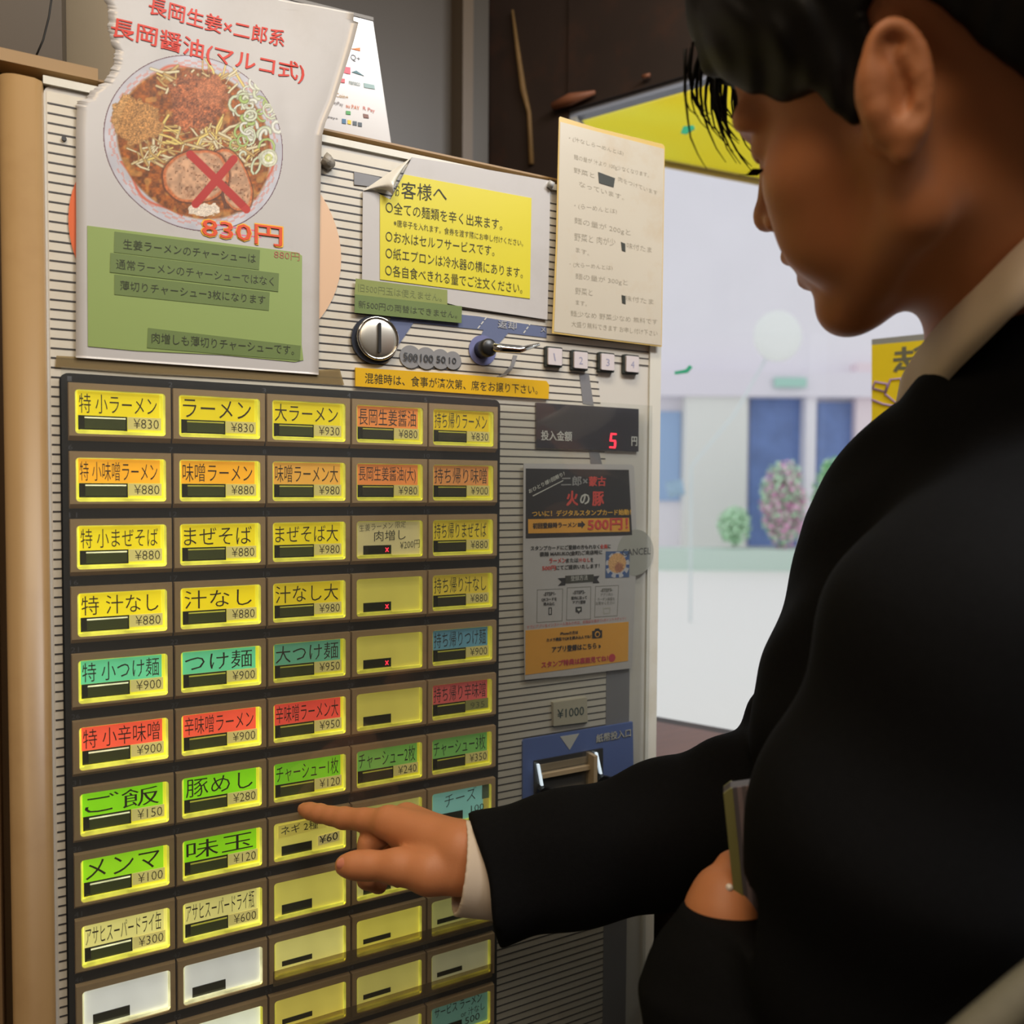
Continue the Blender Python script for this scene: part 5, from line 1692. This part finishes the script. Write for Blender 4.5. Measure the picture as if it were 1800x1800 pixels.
B.chain([((0.2111,-0.0799,1.1246), .0110), ((0.1975,-0.0606,1.1219), .0084), ((0.1862,-0.0436,1.1188), .0082), ((0.1791,-0.0344,1.1184), .0070), ((0.1722,-0.0240,1.1176), .0071), ((0.1665,-0.0155,1.1175), .0064), ((0.1627,-0.0101,1.1176), .0052)], .003)
B.chain([((0.2237,-0.0708,1.1203), .0105), ((0.2079,-0.0676,1.1106), .0088), ((0.2003,-0.0661,1.1054), .0090)], .003)
B.chain([((0.2003,-0.0661,1.1054), .0090), ((0.1963,-0.0690,1.0930), .0080), ((0.1975,-0.0679,1.0791), .0074), ((0.2080,-0.0646,1.0702), .0066)], .0025)
B.chain([((0.2444,-0.0617,1.1082), .0100), ((0.2232,-0.0491,1.0936), .0085), ((0.2173,-0.0556,1.0802), .0076), ((0.2261,-0.0572,1.0676), .0066)], .0025)
B.chain([((0.2551,-0.0567,1.0910), .0095), ((0.2414,-0.0411,1.0756), .0078), ((0.2346,-0.0493,1.0666), .0068), ((0.2415,-0.0542,1.0612), .0058)], .0025)
# left arm, bent upward, hand holding the notebook
LE = np.array((0.3958,-0.3473,0.9311))
LW = np.array((0.3481,-0.2970,1.1004))
B.chain([(LS, .045), (LE, .038), ((0.3470,-0.3062,1.0521), .030), (LW, .0225), ((0.3480,-0.2904,1.1243), .0225)], .015)
B.cone((0.3467,-0.2899,1.1210), (0.3509,-0.2869,1.1358), .021, .016, .008)
for q0_, q1_, q2_, r_ in (((0.3601,-0.2845,1.1475), (0.3805,-0.2858,1.1532), (0.3844,-0.2989,1.1579), .0085), ((0.3576,-0.2835,1.1389), (0.3834,-0.2856,1.1399), (0.3883,-0.2991,1.1467), .0088),
                          ((0.3569,-0.2835,1.1292), (0.3833,-0.2860,1.1276), (0.3882,-0.2995,1.1346), .0085), ((0.3574,-0.2841,1.1206), (0.3802,-0.2870,1.1181), (0.3850,-0.2983,1.1225), .0080)):
    B.chain([((0.3482,-0.2881,1.1266), .016), (q0_, r_ + .001), (q1_, r_), (q2_, r_ - .001)], .004)
body = B.mesh('body', skin, who)
del B

# fingernails of the pointing hand
nail = mat('nail', (192, 118, 92), 0.3, coat=.3)


def nail_at(c, t, nrm, L, Wd, up=None):
    c, t, nrm = Vector(c), Vector(t).normalized(), Vector(nrm).normalized()
    s = t.cross(nrm).normalized()
    nrm = s.cross(t).normalized()
    V, F = [], []
    for i in range(7):
        for j in range(7):
            u, v = i / 6 * 2 - 1, j / 6 * 2 - 1
            w = Wd * math.sqrt(max(0, 1 - max(0, u) ** 2 * .7))
            V.append(c + t * (L * u) + s * (w * v) - nrm * (abs(v) ** 2 * w * .55))
    for i in range(6):
        for j in range(6):
            F.append([i * 7 + j, i * 7 + j + 1, i * 7 + j + 8, i * 7 + j + 7])
    return mesh('fingernail', V, F, nail, who, True)


tp = Vector((0.1712,-0.1006,1.1108))
nail_at(tp, Vector((0.1688,-0.0958,1.1092)) - Vector((0.1776,-0.1026,1.1098)), CAM - tp, .0056, .0048)

# hair: a shell over the skull with the face side cut back
Hh = Field(hd(0, 0, 0) - .19, hd(0, 0, 0) + .19, 0.0022)
Hh.ell(hd(-12, 0, 52), HA, (100 * mm, 82 * mm, 90 * mm), .01)
Hh.ell(hd(-60, 0, 10), HA, (48 * mm, 66 * mm, 70 * mm), .03)
Hh.ell(hd(-48, 0, -12), HA, (50 * mm, 62 * mm, 58 * mm), .02)
for s in (-1, 1):
    Hh.cone(hd(30, s * 68, 40), hd(20, s * 69, -6), .014, .0065, .012)
    Hh.ell(hd(40, s * 50, 62), HA, (40 * mm, 30 * mm, 36 * mm), .02)
for s in (-1, 1):
    Hh.cone(hd(24, s * 60, 18), hd(62, s * 45, 24), .0105, .009, .012)
Hh.ell(hd(66, 0, 84), HA, (34 * mm, 56 * mm, 30 * mm), .02)
for i in range(10):
    y = -44 + i * 10
    Hh.cone(hd(70, y, 92), hd(96 - abs(y) * .25, y * 1.02, 58 + (i % 3) * 5), .013, .0055, .006)


def cutter(X, Y, Z):
    x, y, z = X - HO[0], Y - HO[1], Z - HO[2]
    a = (x * HA[0, 0] + y * HA[1, 0] + z * HA[2, 0]) * 1000
    b = (x * HA[0, 1] + y * HA[1, 1] + z * HA[2, 1]) * 1000
    c = (x * HA[0, 2] + y * HA[1, 2] + z * HA[2, 2]) * 1000
    return a, np.abs(b), c


def face_cut(X, Y, Z):
    a, b, c = cutter(X, Y, Z)
    # keep when above the hairline: line from forehead back to the temple, down to the sideburn, round the ear, to the nape
    line = np.interp(a, [-120, -95, -70, -50, -36, -24, -12, 2, 6, 12, 26, 34, 50, 80, 110], [-70, -68, -62, -40, -14, 16, 38, 30, -30, -32, -8, 12, 16, 42, 50]).astype(np.float32)
    return (c - line) / -1000 * .8


lo_, hi_ = hd(0, 0, 0) - .16, hd(0, 0, 0) + .16
Hh.put(lo_, hi_, lambda X, Y, Z: -face_cut(X, Y, Z) * -1 * -1, .004, 'cut') if False else Hh.put(lo_, hi_, lambda X, Y, Z: face_cut(X, Y, Z) * -1, .004, 'cut') if False else Hh.put(lo_, hi_, lambda X, Y, Z: face_cut(X, Y, Z), .004, 'cut')
# combed relief
r = Hh.box(lo_ - .1, hi_ + .1)
sl_, X, Y, Z = r
a, b, c = cutter(X, Y, Z)
Hh.D[sl_] += (0.0011 * np.sin(a * .42 + b * .25 + 3 * np.sin(c * .05)) * np.sin(c * .09 + a * .04)).astype(np.float32)
hair = Hh.mesh('hair', hair_m, who)
rnd = random.Random(11)
V, F = [], []
for i in range(34):
    y = rnd.uniform(-30, 44)
    x0_ = rnd.uniform(84, 96)
    ln = rnd.uniform(26, 62)
    pts = []
    dy = rnd.uniform(-8, 8)
    for j in range(7):
        t = j / 6
        pts.append(hd(x0_ + 14 * math.sin(t * 2.4) + rnd.uniform(-.5, .5), y + dy * t + 3 * math.sin(t * 4 + i), 74 - (ln + 8) * t))
    tube('s', pts, rnd.uniform(.0008, .0017), None, None, 5, .0002, True, add=(V, F))
mesh('fringe', V, F, hair_m, hair, True)['kind'] = 'stuff'
V, F = [], []
for i in range(22):
    y = 42 - i * 1.0
    p = hd(84 + .1 * i, y, -1.5)
    pts = [p, p + HA @ (np.array((4, 2, -1.5)) * mm), p + HA @ (np.array((8, 3, .5)) * mm)]
    tube('s', pts, .0004, None, None, 4, .0001, True, add=(V, F))
mesh('eyelash', V, F, hair_m, who, True)
V, F = [], []
for i in range(40):
    t = i / 39
    p = hd(91 - 14 * t, 16 + 30 * t, 20 + 5 * math.sin(t * 2.4) + rnd.uniform(-1.5, 1.5))
    pts = [p, p + HA @ (np.array((0, 4, 1.5)) * mm)]
    tube('s', pts, .0005, None, None, 4, .0002, True, add=(V, F))
mesh('eyebrow', V, F, hair_m, who, True)

# jacket
J = Field((0.16, -0.95, 0.82), (1.15, 0.03, 1.56), 0.0032)
J.cone((0.5351,-0.3364,1.3329), (0.5293,-0.3265,1.2182), .116, .133, .03)
J.cone((0.5293,-0.3265,1.2182), (0.5461,-0.3299,1.0593), .133, .142, .03)
J.cone((0.5461,-0.3299,1.0593), (0.5915,-0.3296,0.7999), .142, .150, .03)
J.cone((0.5187,-0.2882,1.3391), (0.4908,-0.2830,1.2464), .045, .062, .02)
J.cone((0.5359,-0.3675,1.4132), (0.5351,-0.3366,1.3275), .080, .112, .03)
J.cone((0.4921,-0.3232,1.3891), (0.5150,-0.3032,1.3403), .030, .060, .02)
J.chain([((0.4811,-0.3286,1.3942), .0225), ((0.4734,-0.3575,1.4180), .032), ((0.4901,-0.3878,1.4417), .044), ((0.5321,-0.4090,1.4546), .05)], .02)
J.cone((0.5488,-0.3409,1.4006), RS, .055, .066, .03)
J.chain([(LS, .066), ((0.4100,-0.3911,1.3035), .064), ((0.3800,-0.3740,1.1971), .066), ((0.3802,-0.3655,1.1265), .062), (LE, .060)], .02)
J.chain([(LE, .058), ((0.3483,-0.3184,1.0433), .062), ((0.3416,-0.3042,1.0879), .050), ((0.3459,-0.2976,1.1149), .0265), ((0.3499,-0.2967,1.1305), .025)], .012)
J.chain([(RS, .064), (RE, .058), ((0.3928,-0.1863,1.1240), .0475), ((0.3202,-0.1605,1.1110), .0450), ((0.2571,-0.1397,1.0963), .0415), ((0.2383,-0.1324,1.0923), .0410)], .015)
J.ball((0.4624,-0.2092,1.1701), .030, .02)
J.ball((0.4322,-0.1993,1.1687), .022, .015)
J.ball((0.4778,-0.1991,1.2011), .020, .015)
J.cone((0.4990,-0.2110,1.1759), (0.5476,-0.2115,1.2328), .036, .045, .015)
# cuffs end in clean planes
ax = np.array((0.3202,-0.1605,1.1110)) - np.array((0.2612,-0.1406,1.0978))
J.cut((0.16, -0.4, 0.95), (0.42, 0.03, 1.30), (0.2619,-0.1410,1.0978), -ax)
ax2 = np.array((0.3383,-0.3016,1.0520)) - np.array((0.3469,-0.2978,1.1216))
J.cut(np.array((0.3469,-0.2976,1.1282)) - .045, np.array((0.3469,-0.2976,1.1282)) + .04, (0.3461,-0.2970,1.1305), -ax2)
# neck opening
J.cone(hd(-30, 0, -10), NB, .056, .050, .006, 'sub')
# soft folds
r = J.box((0.16, -0.95, 0.82), (1.15, 0.03, 1.56))
sl_, X, Y, Z = r
J.D[sl_] += (0.0022 * np.sin(X * 38 + Z * 46 + 2.2 * np.sin(Y * 21 + Z * 9)) * np.sin(Z * 30 - X * 14)).astype(np.float32)
jac = J.mesh('jacket', cloth, who)
del J

# shirt cuffs and collar
for a_, b_, ra in (((0.2442,-0.1349,1.1077), (0.2682,-0.1429,1.1035), .0305),):
    S = Field(np.minimum(np.array(a_), np.array(b_)) - .06, np.array(a_) + .07, .0016)
    a2, b2 = np.array(a_), np.array(b_)
    d_ = (b2 - a2) / np.linalg.norm(b2 - a2)
    S.cone(a2 - d_ * .05, b2 + d_ * .03, ra, ra + .002, .002)
    S.cone(a2 - d_ * .08, b2 + d_ * .06, ra - .0025, ra - .0015, .002, 'sub')
    S.cut(a2 - .12, a2 + .12, a2, -d_)
    S.mesh('shirt_cuff', shirt, who)
# collar: closed band of folded cotton round the neck
up_ = [(0.4742,-0.3062,1.4462), (0.4594,-0.3262,1.4600), (0.4440,-0.3515,1.4723), (0.4294,-0.3829,1.4852), (0.4297,-0.4049,1.5026), (0.4550,-0.4170,1.5281), (0.5359,-0.4070,1.5583), (0.6284,-0.3754,1.5730), (0.6597,-0.3359,1.5560), (0.6379,-0.3033,1.5246), (0.5832,-0.2878,1.4849), (0.5221,-0.2911,1.4577)]
dn_ = [(0.4749,-0.3020,1.4176), (0.4584,-0.3295,1.4187), (0.4411,-0.3603,1.4391), (0.4243,-0.3927,1.4551), (0.4183,-0.4149,1.4690), (0.4428,-0.4291,1.4898), (0.5374,-0.4206,1.5174), (0.6566,-0.3802,1.5360), (0.6934,-0.3323,1.5167), (0.6626,-0.2955,1.4737), (0.5926,-0.2831,1.4410), (0.5276,-0.2840,1.4236)]


def loop(pts, n=64):
    P_ = [Vector(p) for p in pts]
    m_ = len(P_)
    out = []
    for i in range(n):
        t = i / n * m_
        j = int(t)
        f = t - j
        p0, p1, p2, p3 = P_[(j - 1) % m_], P_[j % m_], P_[(j + 1) % m_], P_[(j + 2) % m_]
        out.append(.5 * ((2 * p1) + (p2 - p0) * f + (2 * p0 - 5 * p1 + 4 * p2 - p3) * f * f + (3 * p1 - p0 - 3 * p2 + p3) * f ** 3))
    return out


A1, A2 = loop(up_), loop(dn_)
ctr = sum(A1, Vector()) / len(A1)
rings = [A2, [(a * .45 + b * .55) + (b - ctr).normalized() * .003 for a, b in zip(A1, A2)], A1, [a + (ctr - a).normalized() * .004 for a in A1],
         [(a * .5 + b * .5) + (ctr - b).normalized() * .006 for a, b in zip(A1, A2)], [b + (ctr - b).normalized() * .007 for b in A2]]
V, F = [], []
n = 64
for R_ in rings:
    V += R_
for j in range(6):
    for i in range(n):
        j2 = (j + 1) % 6
        F.append([j * n + i, j * n + (i + 1) % n, j2 * n + (i + 1) % n, j2 * n + i])
mesh('shirt_collar', V, F, shirt, who, True)

# trousers and shoes down to the floor
hp = Vector((0.5917,-0.3289,0.8200))
Tf = Field((hp.x - .30, hp.y - .32, -0.002), (hp.x + .30, hp.y + .32, hp.z + .12), 0.006)
fx = Vector((-.30, .954, 0))
lx = Vector((-.954, -.30, 0))
feet = []
Tf.ell(hp - Vector((0, 0, .03)), np.eye(3), (.15, .145, .14), .03)
for s in (-1, 1):
    kn = Vector((hp.x, hp.y, .50)) + lx * (s * .10) + fx * .03
    an = Vector((hp.x, hp.y, .07)) + lx * (s * .11)
    Tf.cone(hp + lx * (s * .07), kn, .095, .072, .02)
    Tf.cone(kn, an, .070, .056, .02)
    feet.append(an)
Tf.cut((hp.x - .4, hp.y - .4, -.1), (hp.x + .4, hp.y + .4, .2), (0, 0, .045), (0, 0, -1))
Tf.mesh('trousers', cloth2, who)
for an in feet:
    Sf = Field((an.x - .22, an.y - .22, -.012), (an.x + .22, an.y + .22, .14), 0.004)
    h0 = Vector((an.x, an.y, .04)) - fx * .04
    Sf.cone(h0, h0 + fx * .07, .038, .036, .02)
    Sf.cone(h0 + fx * .07, h0 + fx * .19 - Vector((0, 0, .012)), .040, .028, .02)
    Sf.cone(h0 + Vector((0, 0, .02)), h0 + Vector((0, 0, .06)) + fx * .02, .036, .038, .01)
    Sf.cut((an.x - .3, an.y - .3, -.2), (an.x + .3, an.y + .3, .1), (0, 0, .001), (0, 0, -1))
    Sf.mesh('shoe', mat('black_leather', (20, 20, 20), .3, coat=.3), who)

# ring on the hand that holds the notebook
rg = thing('finger_ring', 'thin silver ring with two bright beads on the hand holding the notebook', 'ring', (0.3441,-0.2989,1.1437))
rc = Vector((0.3524,-0.2910,1.1387))
pts = [rc + Vector((0, 0, 1)) * (.0098 * math.sin(a)) + Vector((RIGHT.x, RIGHT.y, 0)) * (.0 * math.cos(a)) - Vector((FWD.x, FWD.y, 0)) * (.0098 * math.cos(a)) for a in [2 * math.pi * i / 24 for i in range(25)]]
tube('band', pts, .0011, chrome, rg, 8, cap=False)
for q in ((0.3438,-0.2992,1.1466), (0.3440,-0.2995,1.1424)):
    V, F = [], []
    for j in range(7):
        for i in range(12):
            a, b = math.pi * j / 6, 2 * math.pi * i / 12
            V.append(Vector(q) + Vector((math.sin(a) * math.cos(b), math.sin(a) * math.sin(b), math.cos(a))) * .0023)
    for j in range(6):
        for i in range(12):
            F.append([j * 12 + i, j * 12 + (i + 1) % 12, (j + 1) * 12 + (i + 1) % 12, (j + 1) * 12 + i])
    mesh('bead', V, F, mat('pearl', (226, 214, 206), .15, coat=.8), rg, True)

# notebook in the hand
nb = thing('notebook', 'grey notebook held upright against the suit, olive edge and striped pages', 'notebook', (0.3511,-0.3038,1.1705))
c0, c1, c2, c3 = Vector((0.3414,-0.2952,1.2032)), Vector((0.3757,-0.3261,1.2146)), Vector((0.3807,-0.3316,1.1368)), Vector((0.3458,-0.3024,1.1330))
nrm = (c1 - c0).cross(c3 - c0).normalized()
if nrm.dot(CAM - c0) < 0:
    nrm = -nrm


def strip(name, u0, u1, th0, th1, m, parent, v0=0.0, v1=1.0):
    def q(u, v):
        return (c0 * (1 - u) + c1 * u) * (1 - v) + (c3 * (1 - u) + c2 * u) * v
    pts = [q(u0, v0 + (.035 if u0 < .02 else 0)), q(u0 + (.09 if u0 < .02 else 0), v0), q(u1, v0), q(u1, v1), q(u0, v1)]
    V = [p - nrm * th0 for p in pts] + [p - nrm * th1 for p in pts]
    F = [list(range(5)), list(range(9, 4, -1))] + [[i, i + 5, (i + 1) % 5 + 5, (i + 1) % 5] for i in range(5)]
    return mesh(name, V, F, m, parent)


strip('cover', 0.0, 1.0, 0.002, 0.012, mat('notebook_grey', (84, 80, 82), .5), nb)
strip('olive_edge', 0.0, 0.115, 0.0, 0.0135, mat('notebook_olive', (118, 116, 70), .5), nb)
for i, (u0, u1, c__) in enumerate(((.115, .17, (84, 78, 84)), (.17, .225, (122, 108, 112)), (.225, .28, (92, 84, 88)), (.28, .36, (132, 114, 116)), (.36, .46, (96, 90, 94)))):
    strip('page_stripe', u0, u1, 0.0008, 0.002, mat('page_tone_%d' % i, c__, .6), nb)

# bag strap crossing the lower right corner
st = tube('bag_strap', [(0.2514,-0.4347,1.1112), (0.2686,-0.4587,1.1574), (0.2939,-0.4708,1.1837), (0.3171,-0.4766,1.1977), (0.3466,-0.4855,1.2165), (0.3871,-0.4887,1.2388), (0.4262,-0.4850,1.2764), (0.4537,-0.4684,1.3440)], .0068, mat('khaki_webbing', (84, 78, 60), .8, noise=.2, nscale=200), None, 12)
tag(st, 'khaki bag strap crossing the lower right corner of the photograph', 'strap')
print('script seconds', round(time.time() - T0, 1), 'objects', len(bpy.data.objects))
